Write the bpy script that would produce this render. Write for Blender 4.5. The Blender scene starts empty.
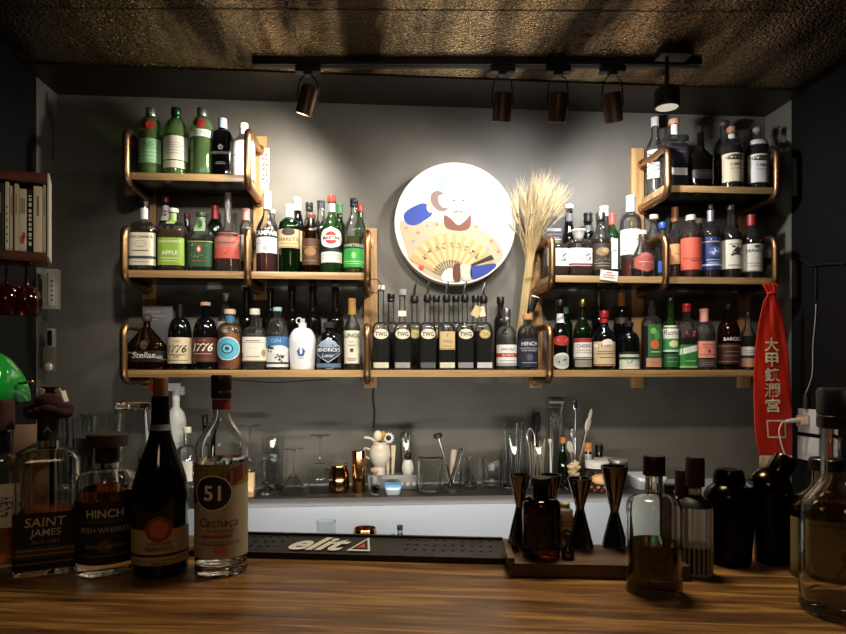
import bpy, bmesh, math, random
from mathutils import Vector, Matrix
random.seed(7)
PI = math.pi
scene = bpy.context.scene
COL = scene.collection
F = 636.0; CX = 423.0; HY = 370.0; CZ = 1.42
YAW = math.radians(4.4)
FW = Vector((math.sin(YAW), math.cos(YAW), 0)); RT = Vector((math.cos(YAW), -math.sin(YAW), 0))
def ray(px, py): return FW + RT*((px-CX)/F) + Vector((0, 0, (HY-py)/F))
def at(px, py, Y):
    d = ray(px, py); t = Y/d.y
    return Vector((0, 0, CZ)) + d*t
def onz(px, py, z):
    d = ray(px, py); t = (z-CZ)/d.z
    return Vector((0, 0, CZ)) + d*t
def onx(px, py, X):
    d = ray(px, py); t = X/d.x
    return Vector((0, 0, CZ)) + d*t
def depth(p): return p.x*FW.x + p.y*FW.y
def proj(p):
    dp = depth(p)
    return CX + F*(p.x*RT.x+p.y*RT.y)/dp, HY - F*(p.z-CZ)/dp

# ---------------------------------------------------------------- materials
def lin(h):
    if not isinstance(h, str): return tuple(h)+(1,)
    h = h.lstrip('#'); o = []
    for i in (0, 2, 4):
        v = int(h[i:i+2], 16)/255
        o.append(v/12.92 if v <= .04045 else ((v+.055)/1.055)**2.4)
    return tuple(o)+(1,)
_M = {}
def newmat(name):
    m = bpy.data.materials.new(name); m.use_nodes = True
    nt = m.node_tree; b = nt.nodes['Principled BSDF']
    return m, nt, b
def mat(c, rough=.5, metal=0, bump=0, bscale=60, var=0, coat=0, name=None):
    k = ('m', c, rough, metal, bump, bscale, var, coat)
    if k in _M: return _M[k]
    m, nt, b = newmat(name or 'paint')
    b.inputs['Base Color'].default_value = lin(c)
    b.inputs['Roughness'].default_value = rough; b.inputs['Metallic'].default_value = metal
    if coat: b.inputs['Coat Weight'].default_value = coat
    if bump or var:
        tc = nt.nodes.new('ShaderNodeTexCoord'); n = nt.nodes.new('ShaderNodeTexNoise')
        n.inputs['Scale'].default_value = bscale; n.inputs['Detail'].default_value = 4
        nt.links.new(tc.outputs['Object'], n.inputs['Vector'])
        if bump:
            bp = nt.nodes.new('ShaderNodeBump'); bp.inputs['Strength'].default_value = bump; bp.inputs['Distance'].default_value = .002
            nt.links.new(n.outputs['Fac'], bp.inputs['Height']); nt.links.new(bp.outputs['Normal'], b.inputs['Normal'])
        if var:
            mx = nt.nodes.new('ShaderNodeMix'); mx.data_type = 'RGBA'
            l = lin(c)
            mx.inputs['A'].default_value = tuple(v*(1-var) for v in l[:3])+(1,)
            mx.inputs['B'].default_value = tuple(min(1, v*(1+var)) for v in l[:3])+(1,)
            nt.links.new(n.outputs['Fac'], mx.inputs['Factor']); nt.links.new(mx.outputs['Result'], b.inputs['Base Color'])
    _M[k] = m; return m
def wood(c1, c2, rough=.4, axis='X', sc=1.0, ang=0, coat=0, bump=.15):
    k = ('w', c1, c2, rough, axis, sc, ang, coat)
    if k in _M: return _M[k]
    m, nt, b = newmat('wood')
    tc = nt.nodes.new('ShaderNodeTexCoord'); mp = nt.nodes.new('ShaderNodeMapping')
    s = {'X': (1.2, 22, 22), 'Y': (22, 1.2, 22), 'Z': (22, 22, 1.2)}[axis]
    mp.inputs['Scale'].default_value = tuple(v*sc for v in s); mp.inputs['Rotation'].default_value = (0, 0, ang)
    mp.vector_type = 'TEXTURE' if False else 'POINT'
    n1 = nt.nodes.new('ShaderNodeTexNoise'); n1.inputs['Scale'].default_value = 1.6; n1.inputs['Detail'].default_value = 8; n1.inputs['Distortion'].default_value = .6
    n2 = nt.nodes.new('ShaderNodeTexNoise'); n2.inputs['Scale'].default_value = 7; n2.inputs['Detail'].default_value = 5
    nt.links.new(tc.outputs['Object'], mp.inputs['Vector'])
    nt.links.new(mp.outputs['Vector'], n1.inputs['Vector']); nt.links.new(mp.outputs['Vector'], n2.inputs['Vector'])
    ma = nt.nodes.new('ShaderNodeMath'); ma.operation = 'ADD'
    m2 = nt.nodes.new('ShaderNodeMath'); m2.operation = 'MULTIPLY'; m2.inputs[1].default_value = .5
    nt.links.new(n2.outputs['Fac'], m2.inputs[0]); nt.links.new(n1.outputs['Fac'], ma.inputs[0]); nt.links.new(m2.outputs[0], ma.inputs[1])
    cr = nt.nodes.new('ShaderNodeValToRGB')
    cr.color_ramp.elements[0].position = .55; cr.color_ramp.elements[0].color = lin(c1)
    cr.color_ramp.elements[1].position = .95; cr.color_ramp.elements[1].color = lin(c2)
    nt.links.new(ma.outputs[0], cr.inputs['Fac']); nt.links.new(cr.outputs['Color'], b.inputs['Base Color'])
    b.inputs['Roughness'].default_value = rough
    if coat: b.inputs['Coat Weight'].default_value = coat; b.inputs['Coat Roughness'].default_value = .25
    bp = nt.nodes.new('ShaderNodeBump'); bp.inputs['Strength'].default_value = bump; bp.inputs['Distance'].default_value = .003
    nt.links.new(ma.outputs[0], bp.inputs['Height']); nt.links.new(bp.outputs['Normal'], b.inputs['Normal'])
    _M[k] = m; return m
def thin(c, edge=.35, rough=.03, name='thin_glass', scat=.1):
    """thin-walled glass: tinted see-through, mirror reflection by fresnel, darker where the wall is seen edge-on"""
    k = ('t', c, edge, rough, scat)
    if k in _M: return _M[k]
    m, nt, b = newmat(name); nt.nodes.remove(b)
    out = nt.nodes['Material Output']
    tr = nt.nodes.new('ShaderNodeBsdfTransparent'); gl = nt.nodes.new('ShaderNodeBsdfGlossy'); gl.inputs['Roughness'].default_value = rough
    lw = nt.nodes.new('ShaderNodeLayerWeight'); lw.inputs['Blend'].default_value = .45
    cr = nt.nodes.new('ShaderNodeValToRGB'); l0 = lin(c); l = tuple(v**.5 for v in l0[:3])+(1,)
    cr.color_ramp.elements[0].color = l; cr.color_ramp.elements[0].position = .35
    cr.color_ramp.elements[1].color = tuple(v*edge for v in l[:3])+(1,); cr.color_ramp.elements[1].position = .95
    fr = nt.nodes.new('ShaderNodeFresnel'); fr.inputs['IOR'].default_value = 1.6
    mx = nt.nodes.new('ShaderNodeMixShader')
    nt.links.new(lw.outputs['Facing'], cr.inputs['Fac']); nt.links.new(cr.outputs['Color'], tr.inputs['Color'])
    nt.links.new(fr.outputs[0], mx.inputs[0]); nt.links.new(tr.outputs[0], mx.inputs[1]); nt.links.new(gl.outputs[0], mx.inputs[2])
    df = nt.nodes.new('ShaderNodeBsdfDiffuse'); df.inputs['Color'].default_value = l0
    tl = nt.nodes.new('ShaderNodeBsdfTranslucent'); tl.inputs['Color'].default_value = l0
    ad = nt.nodes.new('ShaderNodeMixShader'); m2 = nt.nodes.new('ShaderNodeMixShader'); m2.inputs[0].default_value = scat
    nt.links.new(df.outputs[0], ad.inputs[1]); nt.links.new(tl.outputs[0], ad.inputs[2])
    nt.links.new(mx.outputs[0], m2.inputs[1]); nt.links.new(ad.outputs[0], m2.inputs[2])
    nt.links.new(m2.outputs[0], out.inputs['Surface'])
    _M[k] = m; return m
def glass(c='#ffffff', rough=0.0, ior=1.45):
    k = ('g', c, rough, ior)
    if k in _M: return _M[k]
    m, nt, b = newmat('glass')
    b.inputs['Base Color'].default_value = lin(c); b.inputs['Roughness'].default_value = rough
    b.inputs['Transmission Weight'].default_value = 1; b.inputs['IOR'].default_value = ior
    _M[k] = m; return m
def emit(c, s):
    k = ('e', c, s)
    if k in _M: return _M[k]
    m, nt, b = newmat('lamp_glow')
    b.inputs['Base Color'].default_value = lin(c); b.inputs['Emission Color'].default_value = lin(c); b.inputs['Emission Strength'].default_value = s
    _M[k] = m; return m
GL = {'clear': lambda: thin('#f2f5f0', .5, scat=.03), 'green': lambda: thin('#6fae62', .25), 'dkgreen': lambda: thin('#2c5a2a', .2),
      'tgreen': lambda: thin('#b4e094', .32, scat=.26), 'brown': lambda: thin('#5a3216', .25), 'amber': lambda: thin('#a8682c', .3),
      'black': lambda: mat('#0b0b0d', .08, 0), 'smoke': lambda: thin('#45403a', .25), 'red': lambda: thin('#8c2418', .3),
      'olive': lambda: mat('#1c1d12', .45, 0), 'white': lambda: mat('#e8e8ea', .18), 'pale': lambda: mat('#d9d6cf', .25),
      'ribbed': lambda: thin('#f2eee6', .4, scat=.5), 'orange': lambda: mat('#e08a58', .12)}

# ---------------------------------------------------------------- object helpers
def finish(name, bm, mats, parent=None, loc=None, rz=0, smooth=True, ang=35):
    me = bpy.data.meshes.new(name); bm.normal_update(); bm.to_mesh(me); bm.free()
    if not isinstance(mats, (list, tuple)): mats = [mats]
    for m in mats: me.materials.append(m)
    if smooth:
        me.polygons.foreach_set('use_smooth', [True]*len(me.polygons))
        me.set_sharp_from_angle(angle=math.radians(ang))
    o = bpy.data.objects.new(name, me); COL.objects.link(o)
    if parent: o.parent = parent
    if loc is not None: o.location = loc
    if rz: o.rotation_euler.z = rz
    return o
def tag(o, label, cat, group=None, kind=None):
    if label: o['label'] = label
    if cat: o['category'] = cat
    if group: o['group'] = group
    if kind: o['kind'] = kind
    return o
def struct(o): o['kind'] = 'structure'; return o
def empty(name, loc, label, cat, rz=0, group=None):
    o = bpy.data.objects.new(name, None); COL.objects.link(o); o.location = loc; o.rotation_euler.z = rz
    o.empty_display_size = .02
    return tag(o, label, cat, group)
def dup(root, loc, rz=None, label=None, group=None):
    r = root.copy(); COL.objects.link(r); r.location = loc
    if rz is not None: r.rotation_euler.z = rz
    if label: r['label'] = label
    if group: r['group'] = group
    for ch in list(root.children):
        c = ch.copy(); COL.objects.link(c); c.parent = r
        for g in ch.children:
            d = g.copy(); COL.objects.link(d); d.parent = c
    return r
def box(bm, lo, hi, bev=0, mi=0, M=None):
    lo = Vector(lo); hi = Vector(hi)
    r = bmesh.ops.create_cube(bm, size=1); vs = r['verts']
    for v in vs: v.co = Vector(((lo.x+hi.x)/2+v.co.x*(hi.x-lo.x), (lo.y+hi.y)/2+v.co.y*(hi.y-lo.y), (lo.z+hi.z)/2+v.co.z*(hi.z-lo.z)))
    fs = set(f for v in vs for f in v.link_faces)
    if bev:
        es = list(set(e for v in vs for e in v.link_edges))
        rr = bmesh.ops.bevel(bm, geom=es, offset=bev, segments=2, affect='EDGES', profile=.6)
        fs = set(rr['faces']) | set(f for f in fs if f.is_valid)
        vs = list(set(v for f in fs for v in f.verts))
    for f in fs: f.material_index = mi
    if M: bmesh.ops.transform(bm, matrix=M, verts=vs)
    return vs
def tube(bm, pts, r, seg=10, mi=0, cap=True, radii=None):
    pts = [Vector(p) for p in pts]; rings = []
    t0 = (pts[1]-pts[0]).normalized()
    up = Vector((0, 0, 1)) if abs(t0.z) < .9 else Vector((0, 1, 0))
    n = t0.cross(up).normalized()
    for i, p in enumerate(pts):
        if i == 0: t = t0
        elif i == len(pts)-1: t = (pts[i]-pts[i-1]).normalized()
        else: t = ((pts[i+1]-pts[i]).normalized()+(pts[i]-pts[i-1]).normalized()).normalized()
        n = (n - t*n.dot(t)).normalized(); b = t.cross(n)
        rr = radii[i] if radii else r
        rings.append([bm.verts.new(p+(n*math.cos(2*PI*k/seg)+b*math.sin(2*PI*k/seg))*rr) for k in range(seg)])
    for a, b in zip(rings, rings[1:]):
        for k in range(seg):
            f = bm.faces.new((a[k], a[(k+1) % seg], b[(k+1) % seg], b[k])); f.material_index = mi
    if cap:
        f = bm.faces.new(rings[0][::-1]); f.material_index = mi
        f = bm.faces.new(rings[-1]); f.material_index = mi
def fillet(pts, rad, k=6):
    pts = [Vector(p) for p in pts]; out = [pts[0]]
    for i in range(1, len(pts)-1):
        a = (pts[i-1]-pts[i]); b = (pts[i+1]-pts[i]); r = min(rad, a.length/2, b.length/2)
        a.normalize(); b.normalize(); p0 = pts[i]+a*r; p1 = pts[i]+b*r
        for j in range(k+1):
            t = j/k; out.append(p0*(1-t)**2+pts[i]*2*t*(1-t)+p1*t*t)
    out.append(pts[-1]); return out
def smoothpath(pts, n=6):
    pts = [Vector(p) for p in pts]; P = [pts[0]]+pts+[pts[-1]]; out = []
    for i in range(1, len(P)-2):
        for j in range(n):
            t = j/n; a, b, c, d = P[i-1], P[i], P[i+1], P[i+2]
            out.append(.5*((2*b)+(c-a)*t+(2*a-5*b+4*c-d)*t*t+(3*b-a-3*c+d)*t**3))
    out.append(pts[-1]); return out
def sec(th, a, b, n):
    c, s = math.cos(th), math.sin(th)
    if n == 2: return a*c, b*s
    e = 2.0/n
    return a*math.copysign(abs(c)**e, c), b*math.copysign(abs(s)**e, s)
def loft(bm, rings, seg=28, mi=0, flip=False, ribs=0, ramp=0, cx=0, cy=0):
    """rings: (z, a, b, n)"""
    R = []
    for (z, a, b, n) in rings:
        if a < 1e-6: R.append([bm.verts.new((cx, cy, z))]); continue
        row = []
        for k in range(seg):
            th = 2*PI*(k+.5)/seg; x, y = sec(th, a, b, n)
            if ribs:
                q = 1-ramp*(.5-.5*math.cos(ribs*th)); x *= q; y *= q
            row.append(bm.verts.new((cx+x, cy+y, z)))
        R.append(row)
    for A, B in zip(R, R[1:]):
        if len(A) == 1 and len(B) == 1: continue
        for k in range(seg):
            k2 = (k+1) % seg
            if len(A) == 1: v = (A[0], B[k2], B[k])
            elif len(B) == 1: v = (A[k], A[k2], B[0])
            else: v = (A[k], A[k2], B[k2], B[k])
            f = bm.faces.new(v[::-1] if flip else v); f.material_index = mi
def lathe(bm, prof, seg=32, mi=0, cx=0, cy=0, ribs=0, ramp=0):
    loft(bm, [(z, r, r, 2) for (r, z) in prof], seg, mi, cx=cx, cy=cy, ribs=ribs, ramp=ramp)
# text ----------------------------------------------------------------
_T = {}
def text2d(s, shear=0, bold=0):
    k = (s, shear, bold)
    if k in _T: return _T[k]
    c = bpy.data.curves.new('t', 'FONT'); c.body = s; c.align_x = 'CENTER'; c.size = 1; c.shear = shear; c.offset = bold
    c.resolution_u = 3; c.fill_mode = 'FRONT'
    o = bpy.data.objects.new('t', c); COL.objects.link(o)
    dg = bpy.context.evaluated_depsgraph_get(); oe = o.evaluated_get(dg); me = oe.to_mesh()
    V = [(v.co.x, v.co.y) for v in me.vertices]; P = [tuple(p.vertices) for p in me.polygons]
    oe.to_mesh_clear(); bpy.data.objects.remove(o); bpy.data.curves.remove(c)
    if not V: V = [(0, 0), (1, 0), (0, 1)]; P = [(0, 1, 2)]
    x0 = min(v[0] for v in V); x1 = max(v[0] for v in V); y0 = min(v[1] for v in V); y1 = max(v[1] for v in V)
    V = [(x-(x0+x1)/2, y-(y0+y1)/2) for x, y in V]
    _T[k] = (V, P, x1-x0, y1-y0); return _T[k]
def put_text(bm, s, fn, cx, cy, h, maxw, mi, shear=0, bold=0):
    """fn maps 2d (x,y) to a 3d point"""
    V, P, w, hh = text2d(s, shear, bold)
    sc = h/hh; sx = min(sc, maxw/max(w, 1e-6))
    vs = [bm.verts.new(fn(cx+x*sx, cy+y*sc)) for x, y in V]
    for p in P:
        try: f = bm.faces.new([vs[i] for i in p]); f.material_index = mi
        except ValueError: pass

# ---------------------------------------------------------------- bottle
class Shape:
    def __init__(s, prof, a, b, n, rn):
        s.prof = prof; s.a = a; s.b = b; s.n = n; s.rn = rn; s._t = {}
    def R(s, z):
        P = s.prof
        if z <= P[0][1]: return P[0][0]
        for (r0, z0), (r1, z1) in zip(P, P[1:]):
            if z <= z1: return r0+(r1-r0)*(z-z0)/max(z1-z0, 1e-9)
        return P[-1][0]
    def ring(s, z, r=None, ins=0):
        r = s.R(z) if r is None else r
        t = max(0, min(1, (r-s.rn)/max(s.a-s.rn, 1e-6)))
        b = s.rn+(s.b-s.rn)*t if r > s.rn else r
        n = 2+(s.n-2)*min(1, t*1.6)
        return (z, max(r-ins, 1e-4), max(b-ins, 1e-4), n)
    def surf(s, x, z, off):
        z_, a, b, n = s.ring(z)
        key = (round(a, 4), round(b, 4), round(n, 2))
        if key not in s._t:
            T = [(0, 0, -b)]; L = 0; px, py = 0, -b
            for i in range(1, 121):
                th = -PI/2+(PI*.98)*i/120; q = sec(th, a, b, n)
                L += math.hypot(q[0]-px, q[1]-py); px, py = q; T.append((L, px, py))
            s._t[key] = T
        T = s._t[key]; ax = abs(x)
        lo, hi = 0, len(T)-1
        while hi-lo > 1:
            m = (lo+hi)//2
            if T[m][0] <= ax: lo = m
            else: hi = m
        l0, x0, y0 = T[lo]; l1, x1, y1 = T[hi]; t = min(1.0, (ax-l0)/max(l1-l0, 1e-9))
        X = x0+(x1-x0)*t; Y = y0+(y1-y0)*t
        dx, dy = x1-x0, y1-y0; d = math.hypot(dx, dy) or 1; nx, ny = dy/d, -dx/d
        X += nx*off; Y += ny*off
        return Vector((math.copysign(X, x) if x else X, Y, z))
def mkprof(kind, H, a, rn, s0, s1, zt, tap=1.0, foot=.02):
    P = [(a*tap*.86, 0), (a*tap*.97, .006*H), (a*tap, foot*H), (a, s0)]
    N = 9
    for i in range(1, N+1):
        t = i/N
        if kind == 'r': P.append((rn+(a-rn)*math.cos(t*PI/2), s0+(s1-s0)*math.sin(t*PI/2)))
        elif kind == 's': P.append((rn+(a-rn)*(.5+.5*math.cos(PI*t)), s0+(s1-s0)*t))
        elif kind == 'c': P.append((rn+(a-rn)*(1-t)**1.8, s0+(s1-s0)*t))
        else: P.append((rn+(a-rn)*(1-t), s0+(s1-s0)*t))
    P.append((rn*.96, zt-.0001 if zt > s1 else s1+.001)); P.append((rn, max(zt, s1+.002)))
    return P
def add_label(shape, root, spec, fy, seglen, default='label', lname=None):
    """spec: dict(y0,y1,w,c,shape,items,s) in pixel rows"""
    z1 = fy(spec['y0']); z0 = fy(spec['y1']); zc = (z0+z1)/2; hh = z1-z0
    arc = shape.a*PI/2 if shape.n < 3 else shape.a*1.25
    r = shape.R(zc); half = spec.get('w', .8)*arc*(r/shape.a); sx = spec.get('s', 0)*arc
    bm = bmesh.new(); mats = []; cols = {}
    def mi(c, **k):
        if c not in cols: cols[c] = len(mats); mats.append(mat(c, spec.get('rough', .55), spec.get('metal', 0)))
        return cols[c]
    def fn(lay):
        return lambda x, z: shape.surf(sx+x, z, .0006+lay*.00035)
    def patch(x0, x1, za, zb, c, lay):
        m = mi(c); nx = 14; nz = 2 if shape.n > 3 or True else 4
        nz = 5
        g = [[bm.verts.new(fn(lay)(x0+(x1-x0)*i/nx, za+(zb-za)*j/nz)) for i in range(nx+1)] for j in range(nz+1)]
        for j in range(nz):
            for i in range(nx):
                f = bm.faces.new((g[j][i], g[j][i+1], g[j+1][i+1], g[j+1][i])); f.material_index = m
    def disc(xc, zz, rx, rz, c, lay, k=28, pw=None):
        m = mi(c); prev = None; cen = bm.verts.new(fn(lay)(xc, zz))
        for q in (.35, .7, 1.0):
            row = []
            for i in range(k):
                th = 2*PI*i/k; cx_, sy_ = math.cos(th), math.sin(th)
                if pw == 'd': d = abs(cx_)+abs(sy_); cx_ /= d; sy_ /= d
                elif pw == 'h':
                    a6 = (th+PI/6) % (PI/3)-PI/6; d = math.cos(PI/6)/math.cos(a6) if False else 1/ (math.cos(a6)/math.cos(PI/6)); cx_ *= d; sy_ *= d
                row.append(bm.verts.new(fn(lay)(xc+rx*q*cx_, zz+rz*q*sy_)))
            for i in range(k):
                j = (i+1) % k
                f = bm.faces.new((cen, row[i], row[j]) if prev is None else (prev[i], row[i], row[j], prev[j])); f.material_index = m
            prev = row
    shp = spec.get('shape', 'rect')
    if spec.get('c'):
        if shp == 'rect': patch(-half, half, z0, z1, spec['c'], 0)
        elif shp == 'oval': disc(0, zc, half, hh/2, spec['c'], 0)
        elif shp == 'diamond': disc(0, zc, half, hh/2, spec['c'], 0, 32, 'd')
        elif shp == 'hex': disc(0, zc, half, hh/2, spec['c'], 0, 36, 'h')
    for li, it in enumerate(spec.get('items', [])):
        lay = 1+li*.6 if it[0] != 't' else 1.6+li*.6
        if it[0] == 't':   # ('t', text, zc 0..1, height frac, color, shear, maxw, bold)
            put_text(bm, it[1], fn(lay), 0 if len(it) < 9 else it[8]*half, z0+hh*it[2], hh*it[3], 2*half*(it[6] if len(it) > 6 else .86), mi(it[4]), it[5] if len(it) > 5 else 0, it[7] if len(it) > 7 else 0)
        elif it[0] == 'b': patch(-half, half, z0+hh*it[1], z0+hh*it[2], it[3], lay)
        elif it[0] == 'p': patch(it[1]*half, it[2]*half, z0+hh*it[3], z0+hh*it[4], it[5], lay)
        elif it[0] == 'o': disc(it[1]*half, z0+hh*it[2], it[3]*half, it[4]*hh, it[5], lay, 28, it[6] if len(it) > 6 else None)
        elif it[0] == 'l':  # fine printed rule
            w = it[2]*half; patch(-w, w, z0+hh*it[1]-hh*.012, z0+hh*it[1]+hh*.012, it[3], lay)
        elif it[0] == 's':  # illegible brush or print strokes: ('s', xc, zc, w, h, color, n)
            rq = random.Random(int(it[1]*97+it[2]*1013+it[3]*31)); m = mi(it[5])
            for _ in range(it[6] if len(it) > 6 else 10):
                X = (it[1]+rq.uniform(-1, 1)*it[3])*half; Z_ = z0+hh*(it[2]+rq.uniform(-.5, .5)*it[4]); l = hh*it[4]*rq.uniform(.15, .45); a_ = rq.choice((0, 0, PI/2, .6, -.7)); t_ = hh*it[4]*.07
                ux, uz = math.cos(a_)*l/2, math.sin(a_)*l/2; nx_, nz_ = -math.sin(a_)*t_, math.cos(a_)*t_
                f = bm.faces.new([bm.verts.new(fn(lay)(X+p*ux+q*nx_, Z_+p*uz+q*nz_)) for p, q in ((-1, -1), (1, -1), (1, 1), (-1, 1))]); f.material_index = m
        elif it[0] == 'g':  # diagonal stripe
            m = mi(it[5]); x0, za, x1, zb = it[1]*half, z0+hh*it[2], it[3]*half, z0+hh*it[4]; wd = it[6]*hh; nx = 10
            pr = None
            for i in range(nx+1):
                t = i/nx; X = x0+(x1-x0)*t; Z = za+(zb-za)*t
                q = (bm.verts.new(fn(lay)(X, Z-wd/2)), bm.verts.new(fn(lay)(X, Z+wd/2)))
                if pr: f = bm.faces.new((pr[0], q[0], q[1], pr[1])); f.material_index = m
                pr = q
    o = finish(lname or default, bm, mats, root, smooth=True)
    if spec.get('d'): o['label'] = spec['d']
    return o
def add_cap(root, ty, c, zc, H, rn, seg, extra=None, rough=.35):
    h = H-zc; bm = bmesh.new(); nm = 'cap'; m = mat(c if c[0] == '#' else '#111111', rough, 1 if ty in ('metal', 'foilm') else 0)
    if ty in ('screw', 'metal'):
        r = rn*1.18; lathe(bm, [(0, zc), (r*.97, zc), (r, zc+h*.04), (r, zc+h*.3), (r*.96, zc+h*.33), (r, zc+h*.36), (r, H-h*.08), (r*.93, H), (0, H)], seg, ribs=seg//2 if seg > 40 else 0, ramp=.03)
    elif ty in ('foil', 'foilm'):
        nm = 'foil_capsule'; r = rn*1.1; lathe(bm, [(r*.9, zc), (r*1.02, zc), (r, zc+h*.5), (r*.97, H-h*.22), (r*1.05, H-h*.2), (r*1.05, H-h*.04), (r*.9, H), (0, H)], seg)
    elif ty == 'cork':
        nm = 'stopper'; r = rn*1.25; lathe(bm, [(rn*.7, zc-.004), (rn*.7, zc), (r, zc+.0004), (r, zc+h*.9), (r*.92, H), (0, H)], seg); m = mat(c, .8, 0, .4, 200, .25)
    elif ty == 'corkstick':
        nm = 'stopper'; r = rn*.8; lathe(bm, [(r*.8, zc-.01), (r, zc), (r*1.05, H-.002), (r*.9, H), (0, H)], seg); m = mat(c, .8, 0, .4, 200, .25)
    elif ty == 'ball':
        nm = 'stopper'; r = h*.55
        P = [(rn*.8, zc-.004), (rn*.85, zc+h*.1)]
        for i in range(9):
            t = -PI/2*.7+(PI/2+PI/2*.7)*i/8; P.append((max(0, r*1.15*math.cos(t)) if i < 8 else 0, H-r+r*math.sin(t)))
        lathe(bm, P, seg)
    elif ty == 'glass':
        nm = 'stopper'; r = rn*1.9; lathe(bm, [(rn*.9, zc-.004), (rn*1.0, zc), (r*.75, zc+h*.25), (r*.95, zc+h*.75), (r*1.1, H-h*.15), (r*1.08, H), (0, H)], seg)
        m = mat(c, .12, 0)
    elif ty == 'pourer':
        nm = 'pourer'; m = mat('#111111', .4); ms = mat('#c8c8c8', .22, 1)
        lathe(bm, [(rn*.8, zc-.006), (rn*1.25, zc), (rn*1.3, zc+h*.12), (rn*1.05, zc+h*.3), (rn*.6, zc+h*.34), (0, zc+h*.35)], seg)
        tube(bm, [(0, 0, zc+h*.33), (0, 0, zc+h*.6), (rn*.25, 0, zc+h*.8), (rn*.55, 0, H)], rn*.3, 8, 1, radii=[rn*.42, rn*.38, rn*.3, rn*.2])
        return finish(nm, bm, [m, ms if c != 'k' else m], root)
    return finish(nm, bm, m, root)
def bottle(loc, H, a, P, name, label, base_row, top_row, rz=0, real=False, seg=28, group=None, cat='bottle'):
    """P keys: k kind, s0, s1 (rows), nk neck half width (m), n, dr, cap, g, liq, L, tap, nl"""
    fy = lambda y: H*(base_row-y)/(base_row-top_row)
    root = empty(name, loc, label, cat, rz, group)
    rn = P['nk']; cap = P.get('cap'); zc = fy(cap[2]) if cap else H
    sh = Shape(mkprof(P.get('k', 'r'), H, a, rn, fy(P['s0']), fy(P['s1']), zc, P.get('tap', 1)), a, a*P.get('dr', 1), P.get('n', 2), rn)
    bm = bmesh.new()
    zs = [(z, r) for r, z in sh.prof]
    for f_ in (.2, .4, .6, .8):
        z = fy(P['s0'])*f_
        zs.append((z, sh.R(z)))
    zs.sort()
    rings = [(0.0, 0, 0, 2)] + [sh.ring(z, r) for z, r in zs]
    gk = P.get('g', 'clear')
    ribs = P.get('ribs', 0)
    if real:
        t = P.get('t', .003); top = zs[-1][0]
        loft(bm, rings, seg, ribs=ribs, ramp=P.get('ramp', 0))
        inn = [(P.get('bt', .012), 0, 0, 2)]
        for z, r in zs:
            if z > P.get('bt', .012)+.001: inn.append(sh.ring(z, r, t))
        z0i = P.get('bt', .012); r0 = sh.ring(z0i, None, t)
        inn.insert(1, (z0i+.0005, r0[1]*.8, r0[2]*.8, r0[3])); inn.insert(2, (z0i+.003, r0[1]*.98, r0[2]*.98, r0[3]))
        inn = [inn[0]]+[q for q in inn[1:] if q[0] > z0i]
        loft(bm, inn, seg, flip=True)
        # lip between outer and inner wall
        bmesh.ops.bridge_loops(bm, edges=[e for e in bm.edges if e.is_boundary])
        gm = glass(gk) if gk.startswith('#') else GL[gk]()
    else:
        loft(bm, rings+[(zs[-1][0], 0, 0, 2)], seg, ribs=ribs, ramp=P.get('ramp', 0)); gm = GL[gk]() if not gk.startswith('#') else mat(gk, .1)
    body = finish(P.get('bn', 'body'), bm, gm, root)
    lq = P.get('liq')
    if lq:
        zl = fy(lq[1]); bm = bmesh.new(); ins = (P.get('t', .003)+.0004) if real else a*.06
        z0 = (P.get('bt', .012)+.0012) if real else .004
        zz = [z0, z0+.002]+[z for z, r in zs if z0+.004 < z < zl-.001]+[zl]
        rr = [sh.ring(z, None, ins) for z in zz]; rr[0] = (rr[0][0], rr[0][1]*.8, rr[0][2]*.8, rr[0][3])
        loft(bm, [(z0, 0, 0, 2)]+rr+[(zl, 0, 0, 2)], seg)
        lm = glass(lq[0], 0, 1.34) if real else (mat(lq[0][1:], .2) if lq[0][0] == '!' else thin(lq[0], .5, name='liquor', scat=.3))
        finish('liquid', bm, lm, root)
    for i, spec in enumerate(P.get('L', [])): add_label(sh, root, spec, fy, seg, 'label', spec.get('name'))
    if cap: add_cap(root, cap[0], cap[1], zc, H, (rn if len(cap) < 4 else cap[3]), min(seg, 48) if real else 20)
    return root, sh
# ================================================================= ROOM
YW = 2.56                                   # face of the back wall
XL = at(57, 98, YW).x; XR = at(765, 118, YW).x
ZC = at(400, 104, YW).z                     # ceiling height
YB = -1.6
YR = 2.39; YL = 2.41                        # where the grey returns end and the black side walls begin
YC = YW
wallm = None
def wall_material():
    m, nt, b = newmat('grey_plaster')
    tc = nt.nodes.new('ShaderNodeTexCoord'); n = nt.nodes.new('ShaderNodeTexNoise'); n.inputs['Scale'].default_value = 3.5; n.inputs['Detail'].default_value = 6
    cr = nt.nodes.new('ShaderNodeValToRGB'); cr.color_ramp.elements[0].color = lin('#66625a'); cr.color_ramp.elements[1].color = lin('#7a766e')
    cr.color_ramp.elements[0].position = .3; cr.color_ramp.elements[1].position = .7
    nt.links.new(tc.outputs['Object'], n.inputs['Vector']); nt.links.new(n.outputs['Fac'], cr.inputs['Fac']); nt.links.new(cr.outputs['Color'], b.inputs['Base Color'])
    b.inputs['Roughness'].default_value = .55
    n2 = nt.nodes.new('ShaderNodeTexNoise'); n2.inputs['Scale'].default_value = 40; bp = nt.nodes.new('ShaderNodeBump'); bp.inputs['Strength'].default_value = .15; bp.inputs['Distance'].default_value = .004
    nt.links.new(tc.outputs['Object'], n2.inputs['Vector']); nt.links.new(n2.outputs['Fac'], bp.inputs['Height']); nt.links.new(bp.outputs['Normal'], b.inputs['Normal'])
    return m
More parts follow.
